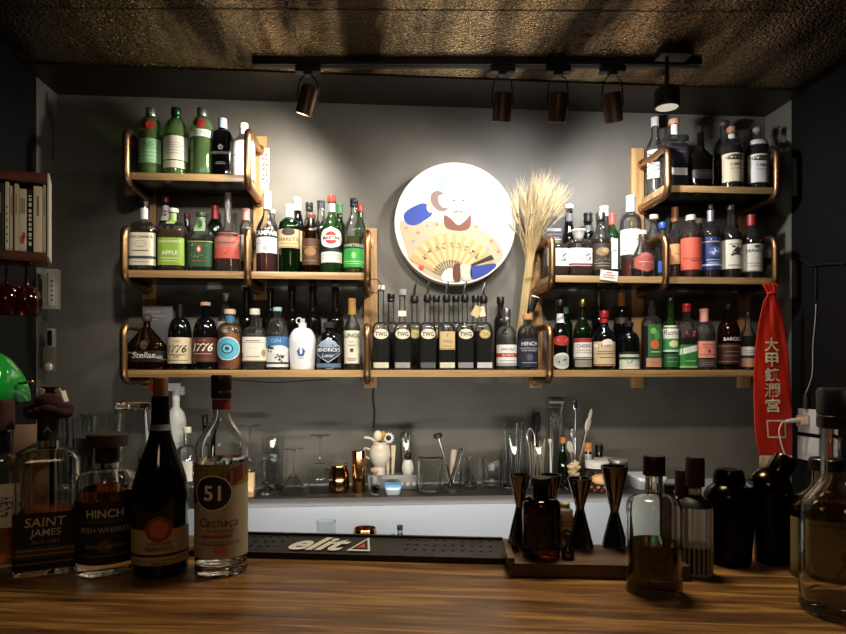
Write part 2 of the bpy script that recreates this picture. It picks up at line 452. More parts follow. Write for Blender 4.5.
def black_wall_material():
    m, nt, b = newmat('black_wall_paint')
    tc = nt.nodes.new('ShaderNodeTexCoord'); n = nt.nodes.new('ShaderNodeTexNoise'); n.inputs['Scale'].default_value = 160
    b.inputs['Base Color'].default_value = lin('#060606'); b.inputs['Roughness'].default_value = .75; b.inputs['Specular IOR Level'].default_value = .25
    bp = nt.nodes.new('ShaderNodeBump'); bp.inputs['Strength'].default_value = .7; bp.inputs['Distance'].default_value = .003
    nt.links.new(tc.outputs['Object'], n.inputs['Vector']); nt.links.new(n.outputs['Fac'], bp.inputs['Height']); nt.links.new(bp.outputs['Normal'], b.inputs['Normal'])
    return m
def ceiling_material():
    m, nt, b = newmat('embossed_dark_foil')
    tc = nt.nodes.new('ShaderNodeTexCoord'); mp = nt.nodes.new('ShaderNodeMapping'); mp.inputs['Scale'].default_value = (1, 1.4, 1)
    v = nt.nodes.new('ShaderNodeTexVoronoi'); v.inputs['Scale'].default_value = 105; v.feature = 'SMOOTH_F1'
    n = nt.nodes.new('ShaderNodeTexNoise'); n.inputs['Scale'].default_value = 64; n.inputs['Detail'].default_value = 3; n.inputs['Distortion'].default_value = 1.2
    ma = nt.nodes.new('ShaderNodeMath'); ma.operation = 'ADD'
    nt.links.new(tc.outputs['Object'], mp.inputs['Vector']); nt.links.new(mp.outputs['Vector'], v.inputs['Vector']); nt.links.new(mp.outputs['Vector'], n.inputs['Vector'])
    nt.links.new(v.outputs['Distance'], ma.inputs[0]); nt.links.new(n.outputs['Fac'], ma.inputs[1])
    bp = nt.nodes.new('ShaderNodeBump'); bp.inputs['Strength'].default_value = .9; bp.inputs['Distance'].default_value = .006
    nt.links.new(ma.outputs[0], bp.inputs['Height']); nt.links.new(bp.outputs['Normal'], b.inputs['Normal'])
    n3 = nt.nodes.new('ShaderNodeTexNoise'); n3.inputs['Scale'].default_value = 1.5; n3.inputs['Detail'].default_value = 3; cr = nt.nodes.new('ShaderNodeValToRGB')
    mp3 = nt.nodes.new('ShaderNodeMapping'); mp3.inputs['Scale'].default_value = (4.5, .8, 1); nt.links.new(tc.outputs['Object'], mp3.inputs['Vector']); nt.links.new(mp3.outputs['Vector'], n3.inputs['Vector'])
    cr.color_ramp.elements[0].color = lin('#4a3a28'); cr.color_ramp.elements[1].color = lin('#f0d6aa'); cr.color_ramp.elements[0].position = .38; cr.color_ramp.elements[1].position = .64  # pale streaks imitate reflected light, put into the foil colour
    nt.links.new(n3.outputs['Fac'], cr.inputs['Fac']); nt.links.new(cr.outputs['Color'], b.inputs['Base Color'])
    b.inputs['Metallic'].default_value = 1; b.inputs['Roughness'].default_value = .2
    return m
WM = wall_material(); BM = black_wall_material(); CM = ceiling_material()
bm = bmesh.new(); box(bm, (XL-.1, YW, 0), (XR+.1, YW+.1, ZC+.1)); struct(finish('wall_back', bm, WM, smooth=False))
bm = bmesh.new(); box(bm, (XL-.08, YL, 0), (XL, YW, ZC)); struct(finish('wall_left_return', bm, WM, smooth=False))
bm = bmesh.new(); box(bm, (XR, YR, 0), (XR+.08, YW, ZC)); struct(finish('wall_right_return', bm, WM, smooth=False))
bm = bmesh.new(); box(bm, (XL-.08, YB, 0), (XL-.001, YL, ZC)); struct(finish('wall_left', bm, BM, smooth=False))
bm = bmesh.new(); box(bm, (XR+.001, YB, 0), (XR+.08, YR, ZC)); struct(finish('wall_right', bm, BM, smooth=False))
bm = bmesh.new(); box(bm, (XL-.1, YB-.1, 0), (XR+.1, YB, ZC)); struct(finish('wall_front', bm, BM, smooth=False))
bm = bmesh.new(); box(bm, (XL-.1, YB-.1, ZC), (XR+.1, YW+.1, ZC+.1)); struct(finish('ceiling', bm, CM, smooth=False))
bm = bmesh.new(); box(bm, (XL-.1, YB-.1, -.1), (XR+.1, YW+.1, 0)); struct(finish('floor', bm, mat('#2a2320', .5, 0, .1, 20, .2, name='dark_floor'), smooth=False))
ys_ = onz(423, 76, ZC).y
bm = bmesh.new(); box(bm, (XL+.0005, ys_, ZC-.006), (XR-.0005, YW-.0005, ZC-.0002)); struct(finish('trim_2', bm, mat('#2a231b', .45, .3, .2, 60, .2), smooth=False))
# thin seams of the ceiling panels
bm = bmesh.new()
for (p, q) in (((72, 16), (181, 97)), ((283, 0), (301, 48)), ((0, 8), (846, 12))):
    a = onz(p[0], p[1], ZC); b_ = onz(q[0], q[1], ZC); a.z = b_.z = ZC-.001
    tube(bm, [a, b_], .001, 6)
struct(finish('trim_1', bm, mat('#2b241d', .4)))
# pale panel behind the lower worktop
ZP = at(730, 478, YW).z
bm = bmesh.new(); box(bm, (at(150, 478, YW).x, YW-.012, .62), (XR-.001, YW-.0005, ZP), .003)
struct(finish('wall_back_lower_panel', bm, mat('#c3c7cb', .35, 0, 0, 60, .06)))
# ================================================================= SHELVES
YF = 2.335                                  # front edges of the boards
def shz(px, row): return at(px, row, YF).z
Z = {'TL': shz(150, 172.6), 'ML': shz(220, 271.0), 'BO': shz(420, 370.0), 'MR': shz(640, 276.2), 'TR': shz(720, 186.2)}
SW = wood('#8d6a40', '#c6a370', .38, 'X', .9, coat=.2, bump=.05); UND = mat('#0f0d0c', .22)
BW = wood('#a87b48', '#cfa571', .5, 'Z', .9, bump=.05)
PIPE = mat('#a5805c', .36, 1, .05, 90)
TH = .026
def board(key, x0, x1, label):
    X0 = at(x0, 300, YF).x; X1 = at(x1, 300, YF).x; z = Z[key]
    bm = bmesh.new(); box(bm, (X0, YF, z-TH), (X1, YW-.022, z), .002)
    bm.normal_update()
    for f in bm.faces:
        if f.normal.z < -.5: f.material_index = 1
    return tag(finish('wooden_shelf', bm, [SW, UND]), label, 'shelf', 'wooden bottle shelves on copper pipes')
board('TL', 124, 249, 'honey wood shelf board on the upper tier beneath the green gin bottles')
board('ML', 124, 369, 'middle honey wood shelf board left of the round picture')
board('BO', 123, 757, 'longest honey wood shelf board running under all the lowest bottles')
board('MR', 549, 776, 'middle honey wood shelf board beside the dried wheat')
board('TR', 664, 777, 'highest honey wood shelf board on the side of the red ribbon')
YP = 2.318; PR = .0135
def bracket(x, ztop_row, key, label):
    top = at(x, ztop_row, YP); zb = Z[key]-TH-PR-.0005; X = top.x
    root = empty('pipe_bracket', (X, YW-.022, zb), label, 'bracket', 0, 'copper pipe shelf brackets')
    L = -(YW-.022-YP); h = top.z-zb
    bm = bmesh.new(); tube(bm, fillet([(0, -.002, 0), (0, L, 0), (0, L, h), (0, -.002, h)], .045, 8), PR, 14)
    finish('pipe', bm, PIPE, root)
    for z in (0, h):
        bm = bmesh.new(); r = bmesh.ops.create_cone(bm, segments=24, radius1=.024, radius2=.022, depth=.006, cap_ends=True)
        bmesh.ops.rotate(bm, verts=r['verts'], cent=(0, 0, 0), matrix=Matrix.Rotation(PI/2, 3, 'X')); bmesh.ops.translate(bm, verts=r['verts'], vec=(0, -.003, z))
        for sx in (-.017, .017):
            q = bmesh.ops.create_uvsphere(bm, u_segments=8, v_segments=5, radius=.003); bmesh.ops.translate(bm, verts=q['verts'], vec=(sx, -.006, z))
        finish('wall_flange', bm, PIPE, root)
    return root
bracket(126, 129, 'TL', 'copper pipe bracket at the outer end of the green gin shelf')
bracket(247.5, 129, 'TL', 'copper pipe bracket in front of the white bottle beside the red tag')
bracket(124, 227, 'ML', 'copper pipe bracket beside the cream labelled square whiskey bottle')
bracket(247.5, 229, 'ML', 'copper pipe bracket between the ornate bourbon and the red aperitif')
bracket(367.5, 231, 'ML', 'copper pipe bracket beside the green and black herbal liqueur near the picture')
bracket(123.5, 325, 'BO', 'copper pipe bracket around the dark rum flask on the lowest shelf')
bracket(367, 326, 'BO', 'copper pipe bracket between the gold capped bottle and the tea decanters')
bracket(550, 326, 'BO', 'copper pipe bracket beside the navy labelled cork bottle')
bracket(552, 237, 'MR', 'copper pipe bracket beside the dried wheat')
bracket(666, 235, 'MR', 'copper pipe bracket in front of the blue labelled clear bottle')
bracket(775.5, 237, 'MR', 'copper pipe bracket that the red ribbon hangs from')
bracket(668, 146, 'TR', 'copper pipe bracket in front of the cork topped square bottle')
bracket(777, 147, 'TR', 'copper pipe bracket at the outer end of the shelf with the ball stopper')
def batten(x, y0, y1, label):
    p0 = at(x, y1, YW-.02); p1 = at(x, y0, YW-.02)
    bm = bmesh.new(); box(bm, (-.026, 0, 0), (.026, .0195, p1.z-p0.z), .002)
    tag(finish('wall_batten', bm, BW, loc=(p0.x, YW-.020, p0.z)), label, 'batten', 'upright wall boards carrying the pipes')
batten(149, 138, 388, 'upright wooden wall board behind the outermost green gin bottle')
batten(260, 136, 300, 'upright wooden wall board behind the red and white tag')
batten(370.5, 228, 388, 'upright wooden wall board between the picture and the lowest tea decanter')
batten(536, 232, 388, 'upright wooden wall board behind the bundle of wheat')
batten(638, 148, 388, 'upright wooden wall board behind the tall blue capped whisky')
batten(745, 150, 388, 'upright wooden wall board behind the pale labelled whiskies')
# paper tag with red brush writing
p = at(264.5, 190, YW-.024)
root = empty('paper_tag', p, 'small cream paper tag with red brush writing pinned to the upright board', 'paper tag', 0)
bm = bmesh.new(); box(bm, (-.019, 0, .03), (.019, .001, .165), .0005); box(bm, (-.016, 0, 0), (.016, .001, .03), .0005); finish('paper', bm, mat('#e3d3bb', .8), root)
rq = random.Random(11); bm = bmesh.new()
for i in range(3):   # brush strokes, one running scribble
    z_ = .135-.04*i; tube(bm, smoothpath([(-.009+rq.uniform(-.002, .002), -.0004, z_), (.010, -.0004, z_+.006), (.002, -.0004, z_-.006), (-.010, -.0004, z_-.014), (.011, -.0004, z_-.016), (.0, -.0004, z_-.028), (-.007+.002*i, -.0004, z_-.036)], 5), .0022, 6)
bmesh.ops.scale(bm, vec=(1, .2, 1), verts=bm.verts)
finish('brush_strokes', bm, mat('#c9341f', .7), root)
# ================================================================= SHELF BOTTLES
YROW = {'f': 2.388, 'm': 2.42, 'b': 2.490}
GRP = {'TL': 'bottles on the upper shelf with the green gins', 'ML': 'bottles on the middle shelf between picture and dark corner', 'BO': 'bottles on the long lowest shelf',
       'MR': 'bottles on the middle shelf beside the wheat', 'TR': 'bottles on the upper shelf above the coral label'}
def sb(sk, x, w, top, s0, s1, nk, cap, label, g='clear', liq=None, L=(), row='f', k='r', n=2, dr=1, Y=None, name='liquor_bottle', cat='bottle', tap=1, rz=0, **kw):
    Yp = Y or YROW[row]; p = at(x, 300, Yp); d = depth(p); p = Vector((p.x, Yp, Z[sk]+.0004))
    H = at(x, top, Yp).z-Z[sk]; br = proj(p)[1]
    P = dict(k=k, s0=s0, s1=s1, nk=nk/2*d/F, n=n, dr=dr, cap=cap, g=g, liq=liq, L=list(L), tap=tap, **kw)
    return bottle(p, H, w/2*d/F, P, name, label, br, top, rz=rz, group=None, cat=cat, seg=28)
def LB(y0, y1, w, c, *items, **k): return dict(y0=y0, y1=y1, w=w, c=c, items=list(items), **k)
T = lambda s, z, h, c, sh=0, mw=.86, bo=0, x=0: ('t', s, z, h, c, sh, mw, bo, x)
ln = lambda z, w, c: ('l', z, w, c)
K = '#141312'; CRM = '#e6dcc4'; WHT = '#eceae4'; GRY = '#8a8a88'
# --- top left
sb('TL', 151, 23, 109, 136, 118, 8.5, ('metal', '#cfd3cc', 117), 'round shouldered green gin bottle with red seal, outermost on its shelf', 'tgreen', ('#9fc090', 135),
   [LB(123.5, 133, .42, '#b3241f', T('T', .5, .5, '#e8c0a0'), shape='oval', name='seal'), LB(142, 166, .8, '#8cc08a', ('s', 0, .75, .5, .2, '#2d6a35', 12), ln(.5, .7, '#dfeeda'), ln(.35, .6, '#dfeeda'), ln(.2, .5, '#dfeeda'))], name='gin_bottle')
sb('TL', 176, 24, 108.5, 138, 120, 8, ('metal', '#2f6b40', 119), 'gin bottle with a tall cream label and dark green cap', 'tgreen', ('#a8b48e', 137),
   [LB(139.5, 163, .9, CRM, ('s', 0, .86, .3, .08, GRY, 6), ln(.7, .6, GRY), ln(.6, .7, GRY), ln(.5, .5, GRY), ln(.38, .6, GRY), ln(.26, .5, GRY)), LB(164, 171, .7, '#d9cfb4', ln(.5, .6, GRY))], name='gin_bottle')
sb('TL', 202, 23, 109, 136, 118, 8.5, ('metal', '#d3d6d0', 117), 'clear green gin bottle with a white shoulder band under its red seal', 'tgreen', ('#4f9a4a', 134),
   [LB(122, 131, .38, '#a92320', shape='oval', name='seal'), LB(133, 140, .95, '#dfe6d8', T('TEN', .5, .6, '#8ba88a'), name='shoulder_band')], name='gin_bottle')
sb('TL', 222.5, 20.5, 119, 139, 131, 7.5, ('screw', '#bcd6df', 129), 'black square bottle with fine white lettering and pale blue cap', 'black', None,
   [LB(144, 170, .8, None, T('✿', .78, .2, '#e8e8e8'), T('BROCKMANS', .56, .1, '#c8c8c8', 0, .95), ln(.14, .5, '#999999'), ln(.2, .4, '#999999'), name='lettering')], n=4, dr=.8, name='gin_bottle')
sb('TL', 243.5, 22, 124, 146, 134, 8, ('screw', '#e9dcc8', 129), 'white bottle with blue striped label behind the pipe bracket', 'pale', None,
   [LB(150, 170, .9, '#eeeae2', ('b', .55, .6, '#88b4d8'), ln(.4, .6, '#b5c7da'), ln(.3, .6, '#b5c7da'))], n=3, k='s', dr=.9, Y=2.415)
# --- mid left
sb('ML', 145, 25.5, 202, 233, 222, 8.5, ('screw', '#151515', 207), 'square whiskey bottle with large cream label beside the dark corner', 'clear', ('#6d3616', 231),
   [LB(235, 267, .97, CRM, T("JACK DANIEL'S", .86, .1, K, 0, .95, .01), ('o', 0, .66, .38, .1, '#8d8a80'), ('o', 0, .66, .35, .085, CRM), ('s', 0, .66, .25, .08, K, 6), ln(.45, .5, K), ('b', .2, .28, '#39424e'), ln(.1, .5, GRY)), LB(209, 220, .8, WHT, name='neck_label')], n=6, dr=.95, k='r', name='whiskey_bottle')
sb('ML', 166, 14, 196, 226, 212, 6, ('foil', '#8c1c22', 203), 'dark bottle with red capsule behind the two square whiskeys', 'black', None, [LB(206, 222, .8, WHT, ('o', 0, .5, .5, .2, '#b3605a'), name='neck_label')], 'b', k='s')
sb('ML', 173.5, 25.5, 209, 233, 222, 8.5, ('screw', '#d7dccb', 213), 'square whiskey bottle with lime green label', 'clear', ('#a37a34', 231),
   [LB(240, 267, .97, '#87a83c', T("JACK DANIEL'S", .85, .11, '#f1f0d8', 0, .95, .01), T('APPLE', .45, .15, '#eef0d0', 0, .8, .01), ln(.25, .6, '#dce6b0'), ln(.15, .5, '#dce6b0')), LB(214, 226, .8, '#9fb767', name='neck_label')], n=6, dr=.95, name='whiskey_bottle')
sb('ML', 187, 9, 214, 235, 228, 5, ('screw', '#6d2320', 220), 'small dark miniature tucked between lime and dark green labels', 'brown', None, [LB(240, 262, .8, '#a8432c')], 'b')
sb('ML', 201.5, 25, 213, 238, 222, 9, ('screw', '#3c5136', 217), 'squat herbal liqueur bottle with dark green label and red crest', 'clear', ('#3a4a22', 240),
   [LB(243, 268, .95, '#1f4a2c', ('o', 0, .68, .16, .14, '#c9503a'), ('o', 0, .68, .09, .08, '#e8d9b0'), ('s', 0, .85, .5, .1, '#c9b77a', 10), ('s', 0, .42, .5, .12, '#c9b77a', 12), ln(.22, .5, '#b4462e'), ('b', .97, 1, '#b9a050')), LB(218, 233, .8, '#7f9a72', ('o', 0, .5, .4, .3, '#39542f'), name='neck_label')], n=5, dr=.8, k='s', tap=.93)
sb('ML', 215, 14, 206, 226, 218, 6.5, ('foil', '#9d1822', 220), 'slim bottle with bright red capsule behind the ornate bourbon', 'dkgreen', None, (), 'b', k='s')
sb('ML', 228, 25, 193, 236, 224, 7, ('cork', '#3a2a22', 200, .009), 'ornate bourbon decanter with dusty red label', 'clear', ('#7d4422', 232),
   [LB(234, 260, .95, '#9c6154', ('s', 0, .8, .6, .1, '#5b2c25', 12), ('b', 0, .4, '#b34a3a'), ('g', -.2, .2, 1, .95, '#c4513c', .1), ('s', 0, .2, .4, .14, '#40201c', 8), ln(.6, .6, '#5b2c25'))], n=3, dr=.8, k='c', name='bourbon_decanter')
sb('ML', 246, 13, 209, 228, 220, 7, ('foil', '#c98b86', 221), 'slim bottle with pink neck wrap behind the pipe bracket', 'clear', ('#b08458', 230), [LB(236, 262, .8, '#c9bfae')], 'b', k='s')
sb('ML', 267, 21, 192, 231, 212, 7.5, ('foil', '#e9dfcc', 210), 'red aperitif bottle with black and white label and long pale capsule', 'clear', ('#a5281a', 238),
   [LB(231, 238.5, .95, '#17181c', T('CAMPARI', .5, .62, '#f2f0ea', 0, .95, .02), name='brand_band'), LB(239, 254.5, .85, '#e9e6e6', ('o', 0, .3, .16, .17, '#9db09a'), ln(.75, .6, GRY), ln(.6, .7, GRY))], k='s')
sb('ML', 272, 12, 210, 228, 218, 5.5, ('screw', '#d8d4c4', 214), 'clear slim bottle behind the red aperitif', 'clear', None, (), 'b', k='s')
sb('ML', 289.5, 21, 205, 228, 219, 8, ('foil', '#ece4d2', 218), 'dark liqueur bottle with ornate cream scroll label and white cap', 'dkgreen', ('!#160c06', 240),
   [LB(231, 249.5, .98, '#cfb183', T('AMARETTO', .45, .2, '#3b2410', .15), ('o', 0, .85, .4, .2, '#2b2018'), ('b', .03, .07, '#8a6a3c'), ln(.22, .6, '#6a4a28')), LB(213, 216, .9, K, name='cap_band')], n=2.6, dr=.9)
sb('ML', 297.5, 12, 198, 224, 211, 7, ('foil', '#ddd6c5', 211), 'black bottle with white capsule standing behind the cream scroll label', 'black', None, [LB(232, 262, .9, '#cbbf9e', ln(.5, .5, K))], 'b', k='s')
sb('ML', 309.3, 11, 203, 226, 214, 6.5, ('screw', '#15151a', 211), 'slim clear bottle with black cap behind the brown liqueur', 'clear', ('#3f2a18', 228), (), 'b', k='s')
sb('ML', 311, 17.5, 215, 232, 223, 8, ('cork', '#6b3a22', 219), 'brown bottle with faded gold label and wooden stopper', 'brown', ('!#2a0f08', 230),
   [LB(240, 266, .9, '#4d3020', ('s', 0, .8, .4, .08, '#9a7b4a', 8), ('o', 0, .5, .5, .16, '#8c6a3c'), ('s', 0, .3, .5, .08, '#b08f55', 8), ln(.16, .5, '#9a7b4a'), ln(.68, .6, '#9a7b4a'))])
sb('ML', 321, 13, 201, 226, 216, 7, ('foil', '#262a3a', 209), 'tall bottle with dark blue cap between brown liqueur and vermouth', 'clear', ('#3a1c10', 222), (), 'b', k='s')
sb('ML', 331.7, 21, 196, 229, 213, 7.5, ('screw', '#b8463c', 203), 'green vermouth bottle with round white label and red cap', 'green', ('!#10240f', 231),
   [LB(204, 212.5, .9, '#c6c6cc', name='neck_foil', metal=.6, rough=.3), LB(230, 249.5, .82, '#f0efeb', ('o', 0, .5, .45, .32, '#c8321f'), ('p', -.95, .95, .38, .62, '#f0efeb'), T('MARTINI', .5, .17, K, 0, .92, .03), shape='oval'),
    LB(250, 253, .9, K, name='black_band'), LB(253.5, 264, .85, '#d8dcd6', ln(.7, .6, K), ln(.4, .7, GRY), ln(.2, .4, GRY))], k='s', name='vermouth_bottle')
sb('ML', 339.5, 12, 204, 228, 218, 6, ('foil', '#3f7a4a', 214), 'green topped bottle behind the vermouth with the round label', 'dkgreen', None, (), 'b', k='s')
sb('ML', 354, 20.5, 199, 232, 212, 7, ('screw', '#17171a', 207), 'herbal liqueur bottle with black band above bright green label', 'clear', ('#9aa832', 238),
   [LB(244.5, 249.5, .95, '#20241f', T('CHARTREUSE', .5, .55, '#dfe6c8', 0, .95), name='brand_band'), LB(250, 268.5, .92, '#2f9a3a', ('o', 0, .62, .14, .18, '#8fce7c'), ('b', .28, .32, '#a8d890'), ln(.18, .6, '#bfe4a8'))], k='s', name='herbal_liqueur_bottle')
sb('ML', 360, 11, 205, 228, 218, 6, ('foil', '#b02a24', 212), 'slim bottle with red foil behind the black banded herbal liqueur', 'green', None, (), 'b', k='s')
# --- bottom left
sb('BO', 147, 38, 314, 345, 327, 7, ('ball', '#59483a', 322, .012), 'wide shouldered dark rum flask with white script across it', 'brown', ('#542608', 352),
   [LB(341, 350, .16, '#46351e', shape='oval', name='seal'), LB(351, 362, .9, '#0f0d0c', T('Stellar', .62, .55, '#e4ded0', .25), T('Rum', .5, .3, '#cfc7b5', 0, .3, 0, .62), ('g', -1, .95, 1, .2, '#cfc7b5', .05))], k='lin', n=3, dr=.5, name='rum_flask')
p = at(158, 370, 2.5); bm = bmesh.new(); d = depth(p); box(bm, (-.055, 0, 0), (.055, .04, at(158, 306, 2.5).z-Z['BO']), .001)
o = finish('bottle_box', bm, mat('#6f6f70', .5), loc=(p.x, 2.495, Z['BO']+.0004)); bm = bmesh.new()
for i, w in enumerate((.05, .07, .04)): box(bm, (-.04, -.0008, .22-.015*i), (-.04+w, 0, .222-.015*i))
o2 = finish('printed_lines', bm, mat('#b5b5b5', .5), o); tag(o, 'grey upright bottle carton behind the dark rum flask', 'box')
sb('BO', 180, 23, 304, 337, 318, 8, ('foil', '#120f0e', 318), 'black whiskey bottle with cream label reading 1776', 'black', None,
   [LB(338, 363.5, .95, '#d8c8a2', T('1776', .56, .3, '#1a1512', .3, .9, .02), T('straight', .85, .09, '#a2552e', .2), ln(.33, .5, K), T('RYE', .25, .08, K), ln(.12, .6, '#8a7a55'))], name='whiskey_bottle')
sb('BO', 205.5, 24, 302.5, 337, 318, 8, ('cork', '#c9a187', 306), 'black whiskey bottle with brown label reading 1776', 'black', None,
   [LB(338, 362, .95, '#5a2f22', T('1776', .6, .34, '#efe6d6', .3, .9, .02), T('straight', .88, .09, '#c98a5a', .2), ln(.33, .5, '#caa98a'), ln(.12, .6, '#8a5b45'))], name='whiskey_bottle')
sb('BO', 226, 16, 293.5, 322, 312, 8.5, ('glass', '#d9d2c2', 300, .006), 'tall bottle with clear and white stopper behind the peach liqueur', 'clear', None, [LB(322, 345, .9, CRM, ln(.7, .6, K), ln(.5, .6, K))], 'b', k='s')
sb('BO', 230, 25, 309.5, 333, 323, 9, ('cork', '#d8c3a4', 314.5), 'peach coloured gin bottle with round sky blue label', 'clear', ('!#f0935c', 334),
   [LB(316, 322.6, .95, '#3d7f9c', name='neck_label'), LB(337.5, 360.5, .66, '#dfe9e6', ('o', 0, .5, .92, .46, '#58b0c8'), ('o', 0, .5, .45, .22, '#2c4a66'), ('o', 0, .5, .34, .17, '#7cc3d4'), ('o', 0, .5, .16, .08, '#2c3a55'), shape='oval')], name='gin_bottle')
sb('BO', 255, 24, 309, 336, 326, 8, ('cork', '#e2d8cb', 315), 'clear gin bottle with wide cream label and pale stopper', 'clear', ('#c9c4b2', 334),
   [LB(337.5, 361.5, .97, '#e4ddcb', ln(.85, .5, K), ln(.78, .7, GRY), ('s', 0, .55, .25, .08, K, 6), ('o', -.75, .25, .12, .12, '#b58a6a'), ('o', .7, .35, .16, .14, '#a08d72'), ('b', 0, .04, '#a87f4f'), ln(.2, .5, GRY))], n=3, dr=.9, name='gin_bottle')
sb('BO', 277.5, 22, 307.5, 336, 318, 7.5, ('screw', '#a9cfd6', 311.5), 'gin bottle with blue and white brushwork label and aqua cap', 'clear', ('#b8c0bc', 333),
   [LB(337, 367, .95, '#dfe2e0', ('b', .62, 1, '#3c6e9c'), ('o', .1, .55, .8, .16, '#dfe2e0'), T('GIN', .86, .13, '#9cc4e0'), ('s', -.38, .52, .2, .34, K, 9), ('s', .2, .3, .22, .3, K, 9), ('b', .1, .16, '#22364f'))], name='gin_bottle')
r_, _ = sb('BO', 302.5, 27, 319, 343, 328, 8.5, ('screw', '#c9c9c9', 323, .008), 'white ceramic jug with blue leaf emblem and ring handle', 'white', None,
   [LB(347, 361, .5, None, T('❀', .62, .55, '#3c5c98'), ln(.2, .3, '#6b88ba'), ('o', 0, .62, .34, .3, '#3c5c98'), ('o', 0, .7, .12, .25, '#e8e8ea'), name='emblem')], k='r', name='ceramic_jug', cat='jug', tap=.9)
bm = bmesh.new(); zt = at(302, 322, YROW['f']).z-Z['BO']; tube(bm, [(-.012+.011*math.cos(t*2*PI/14), 0, zt+.004+.011*math.sin(t*2*PI/14)) for t in range(15)], .0022, 8); finish('handle', bm, GL['white'](), r_)
sb('BO', 329, 25, 322.5, 345, 332, 9, ('cork', '#241d1a', 328), 'squat black apothecary bottle with silver diamond label', 'black', None,
   [LB(338.5, 363, .95, '#b9c4d2', ('o', 0, .5, .93, .46, '#26344a', 'd'), ('o', 0, .72, .5, .2, '#8fa3b8'), ('p', -1, 1, .42, .62, '#26344a'), T("HENDRICK'S", .52, .14, '#f0f0f0', 0, .98, .01), T('Lunar', .3, .14, '#dfe6ee', .2, .5), shape='diamond'), LB(363.5, 367.5, .8, '#5b7391', name='base_label')], name='gin_bottle')
sb('BO', 352, 16, 298.6, 330, 314, 7, ('foil', '#a57c40', 315), 'slim olive green bottle with gold capsule and tall cream label', 'olive', None,
   [LB(331, 363.5, .92, '#e4ddc6', T('LUNGO', .85, .13, '#1a1a18', 0, .9, .02), T('GIN', .66, .06, GRY), ('o', 0, .4, .16, .06, '#34464a'), ln(.55, .3, GRY), ln(.15, .4, GRY), ln(.1, .3, GRY))], k='s', tap=.9)
for i, (x, top, lab) in enumerate(((247, 287, 'tall dark bottle behind the cream labelled gin'), (270.5, 288, 'tall dark bottle behind the aqua capped gin'), (292, 286, 'tall dark bottle behind the white jug, nearer the aqua cap'),
                              (313, 286, 'tall dark bottle between the white jug and the diamond label'), (335.5, 287, 'tall dark bottle behind the gap beside the gold capsule'))):
    sb('BO', x, 17, top, 322, 308, 6.5, ('screw', '#121110', 293), lab, 'smoke', None, [LB(335, 362, .8, '#1d1a17')], 'b', k='s')
# --- tea decanters
def tea(x, top, row, stop, label, seal=None, lab2=None, rect=None, lbl='oval'):
    L = [LB(328, 369, .97, '#14110d', name='dark_sleeve')] if False else []
    yb = 334.5
    if lbl == 'oval': L.append(LB(yb-5, yb+5, .66, '#e2dcc4', T('TWG', .5, .44, '#3c2f1a', 0, .8, .02), shape='oval'))
    elif lbl == 'gold': L.append(LB(yb-4.5, yb+4.5, .5, '#b79a52', ('o', 0, .5, .78, .36, '#d6c587'), T('TEA', .5, .38, '#5b4718', 0, .7), shape='oval'))
    elif lbl == 'rect': L.append(LB(332, 350, .72, '#cfb586', T('T', .78, .16, '#7c5122'), T('TWG', .45, .16, '#7c5122'), ('b', .03, .07, '#a3793a'), ln(.2, .6, '#7c5122')))
    if lab2: L.append(LB(362.5, 368, .7, lab2, ln(.6, .6, '#55504a'), ln(.3, .5, '#55504a')))
    return sb('BO', x, 17.5 if row == 'f' else 16.5, top, 331, 322, 6.5, stop, label, 'clear', ('!#0c0806', 331.5 if row == 'f' else 333), L, row, n=4, dr=1.0, k='r', name='tea_decanter', cat='decanter')
tea(381, 285.6, 'f', ('cork', '#d9cdb4', 290), 'square tea decanter with cream stopper, beside the copper pipe', lab2='#d6cfb6')
tea(402.3, 289.7, 'f', ('cork', '#8d8f90', 295.5), 'square tea decanter with grey cap and white neck tag', lab2='#9a9a98')
tea(414.4, 283, 'b', ('pourer', 'k', 302), 'square tea decanter with all black pourer', lbl='gold')
tea(427.5, 281, 'f', ('pourer', 's', 301), 'square tea decanter with steel pourer next to the black pourer', lab2='#55585c')
tea(446.5, 282, 'f', ('pourer', 's', 301), 'square tea decanter with tan rectangular label', lbl='rect', lab2='#d8d3bd')
tea(464.8, 281, 'f', ('pourer', 's', 301), 'square tea decanter with steel pourer and whole oval label near the paper tag', lab2='#8c8d92')
tea(483.5, 282, 'f', ('pourer', 's', 302), 'square tea decanter with gold seal and folded cream neck tags', lbl='gold', lab2='#c9cacc')
for x, t, l in ((391, 294, 'black capped decanter standing behind the grey capped one'), (436.3, 296, 'black capped decanter behind the two steel pourers by the tan label'), (456, 296, 'black capped decanter just behind and beside the tan label'),
                (475.5, 296, 'black capped decanter partly behind the folded cream tags')):
    tea(x, t, 'b', ('screw', '#141414', 302), l, lbl='gold' if x > 430 and x < 440 else 'none')
# little tags on decanter necks
for (x, y, w, h, c, rr) in ((402.3, 313.5, 8, 5.5, '#dcd8cc', 0), (476.5, 311.5, 8, 11, '#cdb98a', .5), (482, 311.5, 6, 10, '#e0d6bc', -.2)):
    p = at(x, y, 2.370); s = depth(p)/F; bm = bmesh.new(); box(bm, (-w*s/2, -.0008, -h*s/2), (w*s/2, 0, h*s/2)); bmesh.ops.rotate(bm, verts=bm.verts, cent=(0, 0, 0), matrix=Matrix.Rotation(rr, 3, 'Y'))
    tube(bm, [(0, 0, h*s/2*.8), (0, .006, h*s/2*.8+.006), (0, .022, h*s/2*.8+.008)], .0005, 5)
    tag(finish('neck_tag', bm, mat(c, .8), loc=p), {402.3: 'small white paper tag on the grey capped decanter', 476.5: 'tan folded tag hung askew on the gold sealed decanter', 482: 'cream folded tag beside the tan one on a decanter neck'}[x], 'tag')
sb('BO', 500.5, 13, 297, 322, 312, 6.5, ('screw', '#121212', 304), 'slim black topped bottle behind the white rum', 'smoke', None, (), 'b', k='s')
